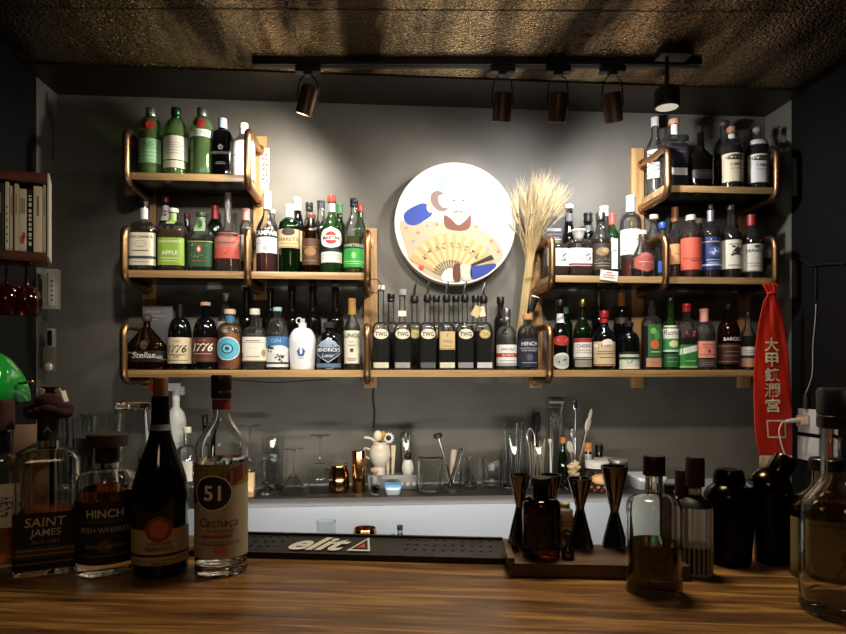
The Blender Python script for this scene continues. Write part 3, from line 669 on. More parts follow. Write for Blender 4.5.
sb('BO', 506.5, 20, 309, 339, 326, 7.5, ('metal', '#a9adb2', 322), 'clear rum bottle with white label crossed by a red band', 'clear', ('#d7d7d0', 335),
   [LB(345, 366, .97, '#e8e6e2', T('BARCELÓ', .8, .14, '#2b3a55'), ('b', .42, .6, '#a8322a'), T('BLANCO', .51, .1, '#efe6e0'), ln(.25, .6, GRY), ('b', 0, .14, '#9aa2a8'))], name='rum_bottle')
sb('BO', 527.5, 21, 314, 336, 325, 8, ('cork', '#b58558', 320), 'short whiskey bottle with navy label and light cork', 'clear', ('#5d3216', 333),
   [LB(339, 367, .95, '#1d2234', T('HINCH', .82, .14, '#dcd9d0', 0, .8, .01), ln(.66, .7, '#9a9db0'), T('IRISH WHISKEY', .58, .06, '#c6c6cc'), ('o', 0, .34, .2, .12, '#4c4f66'), ln(.15, .5, '#9a9db0'))], name='whiskey_bottle')
sb('BO', 525.5, 12, 296, 320, 314, 7, ('foil', '#4c4844', 306), 'metallic topped bottle behind the navy labelled one', 'smoke', None, (), 'b', k='s')
p = at(533.5, 304, 2.452); bm = bmesh.new(); s = depth(p)/F
lathe(bm, [(0, -8*s), (.010, -7.5*s), (.0128, 0), (.0155, 7*s), (.0150, 8.2*s), (0, 8.2*s)], 20)
bmesh.ops.scale(bm, vec=(1, .3, 1), verts=bm.verts)
for f in bm.faces: f.material_index = 1 if f.calc_center_median().z > 4.4*s else 0
bmesh.ops.rotate(bm, verts=bm.verts, cent=(0, 0, 0), matrix=Matrix.Rotation(.28, 3, 'Y'))
tag(finish('beer_badge', bm, [mat('#0e0e0e', .3), mat('#e9e7e0', .4)], loc=p), 'small stout beer glass shaped badge fixed behind the navy labelled bottle', 'badge')
# --- bottom right
sb('BO', 560, 17, 300, 336, 318, 7, ('screw', '#1c1815', 306), 'black port bottle with red oval and round white label', 'black', None,
   [LB(314, 323, .9, '#d7d9dc', ('g', -1, .2, 1, .8, '#8fa3ad', .3), name='neck_label'), LB(336, 346, .75, '#a82a22', ('s', 0, .5, .6, .3, '#efd9c8', 8), shape='oval', name='seal'), LB(353, 369, .8, '#d6d4cc', ('o', 0, .5, .7, .36, '#a9b0a6'), ('s', 0, .5, .4, .3, K, 8), shape='oval')], k='s', name='port_bottle')
sb('BO', 565.5, 14, 306, 326, 316, 6, ('foil', '#3c5a3e', 314), 'green bottle behind the port with the red oval', 'dkgreen', None, (), 'b', k='s')
sb('BO', 582.5, 18, 300, 332, 316, 7, ('metal', '#8c7a42', 307), 'cherry liqueur bottle with white and red label and brass cap', 'dkgreen', ('!#170b0a', 334),
   [LB(338.5, 359, .96, '#dcd6cf', ('b', .8, 1, '#8f2a2a'), T('CHERRY', .62, .16, K), ln(.42, .6, '#9a3a34'), ln(.3, .7, GRY), ('b', .04, .08, K)), LB(360, 367, .8, '#8a857c', ln(.5, .6, K))], k='s')
sb('BO', 604, 21.5, 311, 338, 324, 8, ('screw', '#a51f24', 318), 'dark liqueur bottle with red cap and cream label with red crest', 'black', None,
   [LB(342, 366, .96, '#cdb791', ('b', .76, .9, '#e8dfc8'), T('DRAMBUIE', .83, .12, '#7d1f1c', 0, .95, .01), ('o', 0, .96, .34, .14, '#e8dfc8'), ln(.6, .6, '#6d4a2a'), ln(.5, .7, '#6d4a2a'), ln(.35, .5, '#6d4a2a'), ('b', .03, .07, '#8a4a2a')), LB(319, 323, .9, '#a51f24', name='neck_band')], k='s')
sb('BO', 599, 15, 291, 322, 308, 6.5, ('foilm', '#a39a7c', 303), 'tall bottle with brushed gold capsule behind the red cap', 'smoke', None, (), 'b', k='s')
sb('BO', 621.5, 16, 292.5, 326, 308, 7, ('foil', '#c77a45', 306.5), 'dark bottle with orange copper capsule', 'black', None, [LB(318, 324, .8, '#3a3630', name='neck_label')], 'b', k='s', name='wine_bottle')
sb('BO', 629, 20, 322.5, 342, 332, 7.5, ('screw', '#1a1a1a', 327), 'short black bottle with pale green striped label near its base', 'black', None,
   [LB(352, 369, .96, '#cbd3bf', ('b', .55, .7, '#2b4a2f'), ('s', 0, .38, .6, .26, '#2f5c34', 12), ('b', 0, .12, '#e8e2cc'), ('b', .86, 1, '#1c1c1c'))])
sb('BO', 651.5, 18, 301, 327, 316, 7, ('screw', '#151515', 306), 'clear liqueur bottle with leafy green label and orange fruit', 'clear', ('#7c5230', 326),
   [LB(325, 357, .62, '#2f6a34', ('o', -.1, .38, .62, .14, '#d8663a'), ('o', .2, .66, .4, .16, '#4f9444'), ('o', -.3, .8, .4, .1, '#79b45c'), ln(.15, .6, '#dfe6c8')), LB(358, 367, .8, '#b98a6a', ln(.5, .5, K))], n=3)
sb('BO', 670.5, 15.5, 298, 332, 316, 6.5, ('screw', '#181818', 303), 'green bottle with white and emerald label next to the leafy one', 'green', ('!#17331a', 330),
   [LB(326, 352, .96, '#dfe2cf', ('b', .6, .88, '#e8e6d8'), T('Rumba', .74, .2, '#2b2b22', .2, .95), ('b', .08, .5, '#2f8a48'), ('o', 0, .3, .4, .13, '#e0d9a8')), LB(354, 367, .9, '#245f34', ln(.7, .6, '#bcd6b4'), ln(.4, .6, '#bcd6b4'))], k='s')
sb('BO', 686.5, 18.5, 304, 334, 319, 7, ('screw', '#b4252b', 312), 'liqueur bottle with red cap and slanted white strip over green label', 'clear', ('#4a1f16', 331),
   [LB(330, 338, .8, '#3a1a1c', ('s', 0, .5, .6, .6, '#c98a86', 10)), LB(345, 368, .96, '#2f7d35', ('g', -1, .68, 1, .9, '#e4e6dc', .26), ('b', .0, .1, '#7dbb6c'), ln(.3, .5, '#bfe09a'))], n=4, dr=.9)
sb('BO', 704, 20, 309, 336, 322, 7.5, ('foil', '#e0a08c', 322), 'gin bottle with salmon label and pink cap', 'clear', ('#b9a598', 333),
   [LB(341.5, 358, .95, '#e08f78', T('NATHAN', .78, .13, '#7d2a24'), ln(.6, .6, '#8d3a2c'), ('o', 0, .4, .1, .1, '#8d3a2c'), ln(.2, .6, '#8d3a2c')), LB(359.5, 367, .8, '#4a403c', ln(.6, .5, '#c9b8a8'), ln(.3, .5, '#c9b8a8'))], n=2.6, name='gin_bottle')
sb('BO', 728.5, 21.5, 304, 336, 320, 7.5, ('screw', '#17120f', 309), 'dark rum bottle with white lettering above a brown label', 'brown', ('!#1e0c08', 338),
   [LB(336, 342, .9, None, T('BARCELÓ', .5, .7, '#e6e2da', 0, .95, .01), name='lettering'), LB(344, 364, .96, '#3a1914', ('b', .85, .9, '#8a5a3a'), ln(.6, .5, '#a8764a'), ln(.4, .6, '#a8764a'), ('b', .1, .14, '#8a5a3a'))], name='rum_bottle')
sb('BO', 748, 14, 312.6, 336, 324, 6, ('screw', '#22201e', 317), 'small clear bottle with white and copper label beside the red ribbon', 'clear', ('#1e120c', 336),
   [LB(347, 367, .95, '#dedad2', ('b', .42, .58, '#2c2c2c'), ('b', .0, .4, '#c28a6a'), ln(.8, .6, K), ln(.7, .5, K))], k='s')
# --- middle right
sb('MR', 556, 23, 240, 249, 245, 13, ('glass', '#ece9e2', 245, .010), 'squat whisky bottle with white calligraphy label behind the copper bracket', 'clear', ('#a05a2c', 266),
   [LB(250, 267.5, .8, '#f1efe8', ('s', .42, .68, .2, .3, K, 10), ('s', .42, .35, .2, .28, K, 10), ln(.3, .4, GRY), name='label')], n=5, dr=.9, name='whisky_bottle')
p = at(553, 276, 2.5); bm = bmesh.new(); box(bm, (-.043, 0, 0), (.043, .045, at(553, 217.5, 2.49).z-Z['MR']), .001); o = finish('bottle_box', bm, mat('#3d3b3e', .5), loc=(p.x, 2.487, Z['MR']+.0004))
bm = bmesh.new(); f_ = lambda x, z: Vector((x, -.0006, z)); box(bm, (-.03, -.0008, .198), (.03, 0, .21))
for i in range(3): box(bm, (-.03, -.0008, .185-.012*i), (.03-.008*i, 0, .187-.012*i))
finish('printed_lines', bm, mat('#b8b4b6', .5), o); tag(o, 'dark grey printed bottle carton behind the copper bracket and wheat', 'box')
sb('MR', 569, 14, 205, 240, 222, 7.5, ('screw', '#ece8dc', 209), 'tall black bottle with white cap next to the grey carton', 'black', None, [LB(214, 222, .8, '#6e6e70', name='neck_label')], 'b', k='s', name='wine_bottle')
sb('MR', 578.5, 24, 230, 245, 240, 11, ('glass', '#f0ece4', 240, .0135), 'squat whisky bottle with flared glass stopper and white calligraphy label', 'clear', ('#a05a2c', 265),
   [LB(250, 267.5, .88, '#f1efe8', ('s', .42, .68, .2, .3, K, 10), ('s', .42, .38, .2, .28, K, 10), ('b', .04, .14, '#7c2b35'), ln(.4, .4, GRY))], n=5, dr=.9, name='whisky_bottle')
sb('MR', 588, 13, 213.5, 236, 224, 8, ('foil', '#161616', 222), 'black foil topped bottle behind the flared stopper', 'black', None, [LB(226, 232, .8, '#4c4f50', name='neck_label')], 'b', k='s', name='wine_bottle')
sb('MR', 600.5, 21, 213, 243, 226, 8, ('metal', '#8f8c86', 221), 'clear bottle with large dark brown label and steel cap', 'clear', ('#56402a', 240),
   [LB(245, 271, .97, '#3b2f26', ('o', -.1, .68, .4, .16, '#8a7350'), ('s', 0, .36, .5, .12, '#c9bfae', 10), ln(.24, .6, '#a89a84'), ln(.14, .5, '#a89a84'), ('o', .1, .72, .22, .1, '#b79a6a'))], k='s', name='whisky_bottle')
sb('MR', 604, 12, 206.5, 232, 220, 8, ('foil', '#e6e6e3', 217), 'tall bottle with plain white cap behind the brown label', 'clear', None, (), 'b', k='s')
sb('MR', 612, 14, 214, 236, 226, 6, ('foil', '#c2574a', 225), 'green bottle with coral red cap and narrow white strip', 'green', ('!#15220f', 238), [LB(240, 270, .35, '#e4e4de', ln(.6, .5, K))], 'b', k='s')
sb('MR', 630.5, 21, 196, 224, 214, 8.5, ('foil', '#a9c2d8', 212.5), 'tall whisky bottle with long white label and light blue capsule', 'clear', ('!#8a2014', 259), Y=2.445, L=
   [LB(231, 256, .97, '#efece4', ('s', 0, .72, .4, .12, GRY, 8), ln(.55, .4, GRY), ln(.45, .3, GRY), ('o', .3, .6, .2, .1, '#b9b4a6'))], name='whisky_bottle')
sb('MR', 642.5, 21, 231, 257, 243, 7, ('cork', '#dccbb0', 235), 'small decanter with copper red hexagonal label', 'clear', ('#5e1d14', 258),
   [LB(253.5, 273.5, .95, '#a55145', ('o', 0, .5, .8, .42, '#b96a5c', 'h'), ('o', 0, .5, .72, .38, '#a55145', 'h'), ('s', 0, .66, .4, .1, '#ead2c4', 8), ln(.5, .5, '#ead2c4'), ('s', 0, .36, .4, .1, '#ead2c4', 8), shape='hex')], n=2, k='lin', name='whiskey_decanter', Y=2.372)
sb('MR', 654, 17, 215, 238, 226, 7, ('cork', '#e0d2bb', 219.5), 'clear bottle with pale cork behind the hexagonal label', 'clear', ('#a59a86', 236), (), 'b', k='s')
sb('MR', 662.5, 13, 222.6, 248, 234, 6.5, ('screw', '#2a4f9e', 229), 'clear bottle with royal blue cap and blue label behind the bracket', 'clear', ('#c2b49c', 250),
   [LB(262, 273, .9, '#2f5cae', ('o', 0, .5, .3, .3, '#dfe4ee'))], 'm', n=3, k='c')
sb('MR', 675, 12.5, 207.5, 240, 226, 6, ('foil', '#9c6238', 222), 'slender bottle with long copper brown capsule and apricot label', 'clear', ('#8a4a26', 238), [LB(245, 265, .9, '#d69a66', ln(.5, .5, '#7c4a26'))], 'm', k='s')
sb('MR', 690.5, 21, 215.5, 236, 226, 8.5, ('screw', '#e9e4dc', 221), 'dark red bottle with plain coral label and white cap', 'clear', ('!#5a150f', 236),
   [LB(239.5, 271, .95, '#d9604a', ('s', 0, .86, .5, .07, '#8c2f22', 8), ln(.35, .8, '#8c2f22'), ln(.28, .3, '#8c2f22'))], name='liqueur_bottle')
sb('MR', 698, 13, 219, 240, 228, 6.5, ('cork', '#cfb89a', 224), 'small bottle with tan stopper half hidden behind the coral label', 'clear', ('#6a3a20', 240), (), 'b', k='s')
sb('MR', 710.5, 19, 205, 236, 226, 7, ('cork', '#7b5a45', 209, .007), 'whisky bottle with dark blue label and silver neck', 'clear', ('#6e3d1c', 232),
   [LB(211, 222, .95, '#a6a9b4', name='neck_foil', metal=.5, rough=.3), LB(238.5, 271, .95, '#1f2f66', ('b', .84, .87, '#c9b06a'), ('s', -.2, .93, .2, .09, '#e6e6f0', 4), ('o', 0, .55, .45, .16, '#51629a'), ('s', 0, .55, .3, .2, '#e8e8f2', 10), ln(.3, .6, '#b4bcd6'), ('b', .12, .18, '#c4cae0'), ln(.22, .5, '#b4bcd6'))], name='whisky_bottle')
sb('MR', 731, 20, 205, 236, 224, 7, ('screw', '#3c3a38', 211), 'whisky bottle with cream label showing a dark running figure', 'clear', ('#5e3416', 232),
   [LB(241.5, 270, .95, '#e3ddcb', ('o', .1, .6, .22, .14, '#3a3632'), ('g', -.3, .45, .5, .78, '#3a3632', .05), ('g', -.1, .75, .4, .4, '#3a3632', .05), ln(.85, .5, GRY), ('s', .1, .62, .4, .3, '#3a3632', 14), ln(.12, .5, GRY))], k='s', name='whisky_bottle')
sb('MR', 751.5, 20, 215, 241, 228, 7.5, ('foil', '#a5352f', 226), 'whisky bottle with red foil cap and cream label, beside the outer bracket', 'clear', ('#4a2410', 238),
   [LB(245.5, 273, .95, '#e4dfd0', T('DEANSTON', .75, .11, '#26221e', 0, .92, .02), ('s', 0, .5, .15, .07, K, 4), ('o', 0, .9, .2, .05, '#55504a'), ln(.3, .6, GRY), ln(.2, .5, GRY), ('b', .0, .04, '#7d7668'))], k='s', name='whisky_bottle')
p = at(609, 275.5, 2.325); bm = bmesh.new(); s = depth(p)/F; box(bm, (-9*s, 0, -5*s), (9*s, .0006, 5*s)); q = bmesh.ops.rotate(bm, verts=bm.verts, cent=(0, 0, 0), matrix=Matrix.Rotation(.12, 3, 'Y'))
o = finish('price_card', bm, mat('#eae4dc', .7), loc=p); bm = bmesh.new()
for i, (w, c) in enumerate(((3, 0), (6, 1), (6, 1))): box(bm, (-w*s, -.0006, (2.4-2.4*i)*s), (w*s, 0, (3.3-2.4*i)*s), mi=c)
bmesh.ops.rotate(bm, verts=bm.verts, cent=(0, 0, 0), matrix=Matrix.Rotation(.12, 3, 'Y')); finish('printed_lines', bm, [mat('#c9443a', .7), mat('#8a8680', .7)], o)
tag(o, 'small white card leaning on the edge of the shelf below the whiskies', 'card')
# --- top right
sb('TR', 655, 17, 117.7, 150, 135, 7, ('foil', '#dcdad4', 127), 'bottle with white cap seen through the copper bracket', 'clear', ('#b5b0a4', 148), [LB(152, 180, .9, '#e6e2da', ('g', -1, .1, 1, .5, '#3a3630', .04), ('g', -1, .4, 1, .8, '#3a3630', .04), ('g', -1, .6, 1, .2, '#3a3630', .04), ('g', -1, .9, 1, .5, '#3a3630', .04))], 'b', k='s')
sb('TR', 674, 23, 120, 139, 137, 8.5, ('cork', '#c49a78', 125), 'square dark whisky bottle with wooden topped cork and white neck', 'clear', ('!#1e1620', 146),
   [LB(126, 136, .95, '#e9e4dc', name='neck_label'), LB(150, 166, .7, '#2c2430', ln(.7, .7, '#7d6e8c'), ln(.4, .5, '#7d6e8c')), LB(171, 178, .6, '#e4e0da')], n=7, dr=.9, k='r', Y=2.40, name='whisky_bottle')
sb('TR', 700.5, 24, 127, 158, 145, 6.5, ('cork', '#17120f', 133, .008), 'ornate dark decanter with black stopper', 'smoke', ('#2e150c', 160),
   [LB(146, 168, .12, '#b9b6b0', name='highlight_ridge')] if False else [LB(172, 181, .8, '#1e1512', ln(.6, .6, '#8a6a4a'))], k='c', n=3, dr=.7, name='brandy_decanter')
sb('TR', 724, 20, 120, 150, 134, 7, ('ball', '#4a4542', 128, .009), 'tall clear decanter with round dark stopper behind the cream label', 'clear', ('#8a4a24', 155), (), 'b', k='s', name='brandy_decanter')
sb('TR', 731.5, 21, 127.5, 150, 139, 7, ('cork', '#c08a68', 133), 'cognac bottle with cream label and pale cork', 'clear', ('#6e3a1a', 148),
   [LB(135, 141, .95, '#f0ece4', name='neck_label'), LB(156, 184, .95, '#ddd0ae', ('o', 0, .85, .7, .1, '#453c2c'), T('CAMUS', .6, .1, '#3a3226', 0, .8, .01), ln(.45, .4, GRY), ('o', .7, .14, .16, .08, '#1f4a48'), ('s', 0, .32, .3, .06, K, 5))], name='cognac_bottle')
sb('TR', 757, 21, 126.6, 150, 140, 7, ('ball', '#9a958c', 133, .009), 'cognac bottle with white label and domed grey stopper', 'clear', ('#3a2a1c', 148),
   [LB(140, 147, .95, '#eceae6', name='neck_label'), LB(157, 185, .95, '#e6e4dc', ('o', 0, .85, .7, .1, '#453c2c'), T('CAMUS', .6, .1, '#3a3226', 0, .8, .01), ln(.45, .4, GRY), ('s', 0, .34, .4, .06, K, 6), ('o', .7, .12, .16, .09, '#26262c'))], n=2.4, name='cognac_bottle')
# ================================================================= ROUND PICTURE
YD = 2.495
pc = at(455.4, 223.7, YD); RD = 60.8*depth(pc)/F
root = empty('round_picture', pc, 'large round white framed picture of a figure in blue sleeves holding a fan', 'picture')
def ydisc(bm, r0, r1, y0, y1, seg=96):
    a = [bm.verts.new((r0*math.cos(2*PI*k/seg), y0, r0*math.sin(2*PI*k/seg))) for k in range(seg)]
    b = [bm.verts.new((r1*math.cos(2*PI*k/seg), y1, r1*math.sin(2*PI*k/seg))) for k in range(seg)]
    for k in range(seg): bm.faces.new((a[k], a[(k+1) % seg], b[(k+1) % seg], b[k]))
    return a, b
bm = bmesh.new(); P_ = [(RD*.975, -.002), (RD*.985, -.004), (RD, -.003), (RD, .055), (RD*.9, .055)]
for (r0, y0), (r1, y1) in zip(P_, P_[1:]): ydisc(bm, r0, r1, y0, y1)
a, b = ydisc(bm, RD*.9, RD*.89, .055, .0551); bm.faces.new(b)
bmesh.ops.remove_doubles(bm, verts=bm.verts, dist=1e-5); bmesh.ops.recalc_face_normals(bm, faces=bm.faces)
finish('frame', bm, mat('#e9e2d2', .45), root)
bm = bmesh.new(); a = [bm.verts.new((RD*.976*math.cos(2*PI*k/96), 0, RD*.976*math.sin(2*PI*k/96))) for k in range(96)]; bm.faces.new(a); bmesh.ops.recalc_face_normals(bm, faces=bm.faces)
pm = finish('print', bm, mat('#dcdcda', .5), root, smooth=False)
def art(name, pts, c, lay, closed=True, sm=True, rough=.6, clip=True):
    P = [Vector((at(380+x/4.2267, 150+y/4.2267, YD).x-pc.x, 0, at(380+x/4.2267, 150+y/4.2267, YD).z-pc.z)) for x, y in pts]
    if sm:
        Q = P[-1:]+P+P[:2]; out = []
        for i in range(1, len(Q)-2):
            for j in range(5):
                t = j/5; a_, b_, c_, d_ = Q[i-1], Q[i], Q[i+1], Q[i+2]
                out.append(.5*((2*b_)+(c_-a_)*t+(2*a_-5*b_+4*c_-d_)*t*t+(3*b_-a_-3*c_+d_)*t**3))
        P = out
    R_ = RD*.972
    for p_ in P:
        l = math.hypot(p_.x, p_.z)
        if clip and l > R_: p_.x *= R_/l; p_.z *= R_/l
        p_.y = -.0003*lay
    bm = bmesh.new(); f = bm.faces.new([bm.verts.new(p_) for p_ in P]); bmesh.ops.triangulate(bm, faces=[f])
    bmesh.ops.recalc_face_normals(bm, faces=bm.faces)
    for f in bm.faces:
        if f.normal.y > 0: f.normal_flip()
    return finish(name, bm, mat(c, rough), pm, smooth=False)
art('printed_robe', [(90, 300), (150, 310), (215, 298), (290, 310), (390, 310), (450, 345), (500, 400), (520, 450), (470, 500), (380, 540), (300, 560), (200, 530), (130, 480), (110, 420), (85, 340)], '#b8a688', 1)
art('printed_sleeve', [(185, 225), (215, 245), (218, 275), (185, 300), (150, 318), (115, 312), (100, 285), (108, 262), (140, 240)], '#24409a', 2)
art('printed_sleeve', [(210, 205), (225, 200), (232, 235), (215, 265), (198, 250), (200, 225)], '#d8b79c', 2.5)
art('printed_cuff', [(218, 185), (240, 172), (262, 180), (285, 205), (290, 240), (275, 258), (250, 258), (228, 240), (215, 215)], '#7c6460', 3)
art('printed_hand', [(248, 195), (275, 188), (300, 205), (295, 235), (270, 245), (250, 225)], '#c9bbae', 4)
art('printed_hat', [(250, 160), (268, 125), (310, 105), (360, 105), (405, 135), (417, 165), (405, 200), (385, 205), (345, 170), (300, 175), (275, 185), (258, 178)], '#8c9cb4', 2)
art('printed_face', [(290, 175), (335, 160), (380, 178), (388, 220), (380, 270), (335, 315), (300, 290), (285, 235)], '#cfc4ba', 3.5)
art('printed_collar', [(272, 275), (300, 290), (332, 318), (368, 290), (382, 272), (385, 310), (370, 336), (330, 342), (285, 332), (270, 305)], '#6e3d2e', 4)
art('printed_beard', [(300, 262), (330, 275), (362, 262), (352, 292), (332, 308), (312, 292)], '#e2d4c8', 5)
art('printed_moustache', [(308, 262), (332, 255), (356, 262), (345, 268), (332, 264), (318, 269)], '#8a7768', 6)
for x in (312, 352): art('printed_eye', [(x-9, 215), (x, 211), (x+9, 215), (x, 219)], '#5f5854', 5)
art('printed_nose', [(328, 215), (336, 216), (341, 245), (334, 250), (327, 245)], '#b5a699', 5)
# fan
cxf, cyf = 300, 552; ff = []
A0, A1 = math.radians(12), math.radians(153)
def fp(r, a_): return (cxf+r*math.cos(a_), cyf-r*math.sin(a_))
R1f = 200
art('printed_fan', [fp(R1f*(1-.02*abs(i-8)/8), A0+(A1-A0)*i/16) for i in range(17)]+[fp(85, A1-(A1-A0)*i/8) for i in range(9)], '#bd9c66', 7, sm=False)
for i in range(11):
    a0_ = A0+(A1-A0)*(2*i+.5)/23; a1_ = A0+(A1-A0)*(2*i+1.5)/23
    art('printed_fan_fold', [fp(88, a0_), fp(R1f-4, a0_), fp(R1f-4, a1_), fp(88, a1_)], '#cdb384', 8, sm=False)
for i in range(15):
    a_ = math.radians(35)+(A1-math.radians(35))*i/14; d_ = .02
    art('printed_fan_rib', [fp(45, a_-d_*1.2), fp(86, a_-d_), fp(86, a_+d_), fp(45, a_+d_*1.2)], '#3a2c24', 9, sm=False)
for i in range(9):
    a_ = math.radians(138)-math.radians(96)*i/8; x, y = fp(150, a_); rot = a_-PI/2; rq = random.Random(20+i)
    o0 = Vector((at(380+x/4.2267, 150+y/4.2267, YD).x-pc.x, -.0034, at(380+x/4.2267, 150+y/4.2267, YD).z-pc.z)); bm = bmesh.new(); W2 = .011
    for _ in range(8):
        u, v, l, aa = rq.uniform(-W2*.7, W2*.7), rq.uniform(-W2, W2), rq.uniform(.004, .012), rq.choice((0, 0, PI/2, .6, -.7, PI/2))
        q = []
        for p_, r_ in ((-1, -1), (1, -1), (1, 1), (-1, 1)):
            uu = u+p_*math.cos(aa)*l/2-r_*math.sin(aa)*.0009; vv = v+p_*math.sin(aa)*l/2+r_*math.cos(aa)*.0009
            q.append(bm.verts.new((o0.x+uu*math.cos(rot)-vv*math.sin(rot), o0.y, o0.z+uu*math.sin(rot)+vv*math.cos(rot))))
        bm.faces.new(q)
    finish('printed_calligraphy', bm, mat('#2a211c', .6), pm, smooth=False)
art('printed_hand', [(272, 512), (300, 500), (318, 520), (316, 552), (285, 556), (258, 545)], '#eadccc', 10)
art('printed_cuff', [(312, 486), (335, 480), (340, 520), (336, 556), (312, 552), (306, 520)], '#5c2e22', 11)
art('printed_cuff', [(340, 488), (362, 482), (384, 500), (384, 545), (360, 553), (342, 535)], '#cdbfae', 11)
art('printed_sleeve', [(384, 495), (420, 488), (478, 480), (490, 490), (460, 520), (420, 540), (386, 543)], '#20398f', 11)
art('printed_fan_guard', [(382, 485), (470, 443), (482, 462), (390, 492)], '#161313', 12, sm=False)
for i, (x, y) in enumerate(((110, 330), (160, 350), (140, 385), (240, 315), (430, 350), (470, 385), (455, 420), (500, 430), (200, 320), (405, 325))):
    art('printed_flower', [(x-8, y), (x, y-7), (x+9, y), (x, y+7)], '#b5796a' if i % 2 else '#8f93a8', 2.5)
art('printed_seal', [(165, 488), (184, 488), (184, 508), (165, 508)], '#c2452f', 9, sm=False)
# ================================================================= WHEAT
pw = at(521, 318, 2.40)
pw = Vector((pw.x, 2.455, Z['BO']+.0004))
root = empty('dried_wheat_bunch', pw, 'tall fan of dried wheat stalks standing beside the round picture', 'dried wheat')
mS = mat('#c9b07e', .7, 0, 0, 30, .12); mE = mat('#d6c297', .75, 0, .2, 200, .12)
neck = at(529, 258, 2.455)-pw; foot = at(516, 366, 2.455)-pw
ear_me = []
for v in range(3):
    bm = bmesh.new(); L = .052
    for i in range(9):
        z = L*i/9
        for s in range(4):
            a_ = PI/2*s+(i % 2)*PI/4; q = bmesh.ops.create_uvsphere(bm, u_segments=6, v_segments=4, radius=.0021)
            bmesh.ops.scale(bm, vec=(1, 1, 2.2), verts=q['verts']); bmesh.ops.translate(bm, vec=(.0022*math.cos(a_), .0022*math.sin(a_), z+.003), verts=q['verts'])
    rr = random.Random(v)
    for i in range(14):
        a_ = rr.uniform(0, 2*PI); sp = rr.uniform(.1, .42); l = rr.uniform(.05, .085); z = L*rr.uniform(.1, 1)
        tube(bm, [(0, 0, z), (l*sp*.5*math.cos(a_), l*sp*.5*math.sin(a_), z+l*.5), (l*sp*math.cos(a_), l*sp*math.sin(a_), z+l*.95)], .0004, 3, cap=False, radii=[.0005, .0004, .0002])
    me = bpy.data.meshes.new('wheat_ear'); bm.to_mesh(me); bm.free(); me.materials.append(mE); ear_me.append(me)
bm = bmesh.new(); rnd = random.Random(3); ends = []
for i in range(64):
    px = rnd.gauss(538, 10.5); px = max(516, min(556, px)); py = rnd.uniform(192, 230)+abs(px-540)*.25
    e = at(px, py, 2.455+rnd.uniform(-.075, .012))-pw
    j = Vector((rnd.uniform(-.013, .013), rnd.uniform(-.012, .012), rnd.uniform(-.02, .02)))
    b_ = foot+Vector((rnd.uniform(-.016, .016), rnd.uniform(-.014, .014), 0)); b_.z = .002
    path = smoothpath([b_, neck+j+Vector((0, 0, -.03)), neck+j*1.2+(e-neck)*.35+Vector((0, 0, .008)), e], 4)
    tube(bm, path, .0011, 5); ends.append((e, (path[-1]-path[-2]).normalized()))
finish('stems', bm, mS, root)
bm = bmesh.new(); tube(bm, [neck+Vector((.018*math.cos(t), .016*math.sin(t), -.09+.001*t)) for t in [i*PI/6 for i in range(26)]], .0012, 5); finish('string', bm, mat('#8a6a3a', .8), root)
for i, (e, dr) in enumerate(ends):
    o = bpy.data.objects.new('wheat_ear', ear_me[i % 3]); COL.objects.link(o); o.parent = root; o.location = e
    o.rotation_euler = dr.to_track_quat('Z', 'X').to_euler(); s = rnd.uniform(.75, 1.0); o.scale = (s, s, s)
# ================================================================= TRACK AND SPOTLIGHTS
tl = onz(253, 59, ZC); tr = onz(700, 59, ZC); ty = (tr-tl); ta = math.atan2(ty.y, ty.x); TL_ = ty.length
BLK = mat('#0c0b0b', .45)
bm = bmesh.new(); box(bm, (0, -.017, -.026), (TL_, .017, -.0005), .002); box(bm, (0, -.006, -.028), (TL_, .006, -.0262))
tag(finish('lighting_track', bm, BLK, loc=(tl.x, tl.y, ZC), rz=ta), 'long black lighting track running across the dark ceiling', 'lighting track')
SPT = []
BRZ = mat('#5c4634', .38, .7, .05, 60)
def head(px, py, label, tilt, pan, face=None, fl=True):
    base = tl+ty*((at(px, 200, tl.y).x-tl.x)/ty.x); base.z = ZC-.0285
    # horizontal place by matching pixel column
    for _ in range(4):
        e = px-proj(base)[0]; base += ty.normalized()*(e*depth(base)/F)
    root = empty('track_spotlight', base, label, 'spotlight', ta, 'bronze track spotlights')
    c = at(px, py, base.y); zc = c.z-base.z
    bm = bmesh.new(); box(bm, (-.042, -.016, -.02), (.042, .016, 0), .002); box(bm, (-.014, -.014, -.03), (.014, .014, -.02), .001); finish('track_adapter', bm, BLK, root)
    bm = bmesh.new(); hw = .036
    for s in (-1, 1): tube(bm, smoothpath([(s*.008, 0, -.026), (s*.030, 0, -.05), (s*hw, 0, zc+.02), (s*hw*.95, 0, zc)], 4), .0026, 6)
    finish('yoke', bm, BLK, root)
    bm = bmesh.new(); R = Matrix.Translation((0, 0, zc)) @ Matrix.Rotation(pan, 4, 'Y') @ Matrix.Rotation(tilt, 4, 'X')
    lathe(bm, [(0, .048), (.022, .048), (.030, .044), (.032, .036), (.032, -.048), (.029, -.050), (.0285, -.036), (0, -.036)], 36)
    bmesh.ops.transform(bm, matrix=R, verts=bm.verts); h = finish('lamp_head', bm, BRZ, root)
    bm = bmesh.new(); lathe(bm, [(0, -.0375), (.028, -.0375), (.028, -.0365), (0, -.0364)], 24); bmesh.ops.transform(bm, matrix=R, verts=bm.verts)
    finish('lens', bm, emit('#fff0d8', 4), h)
    W = Matrix.Translation(base) @ Matrix.Rotation(ta, 4, 'Z') @ R
    SPT.append((W @ Vector((0, 0, -.056)), label))
    return root
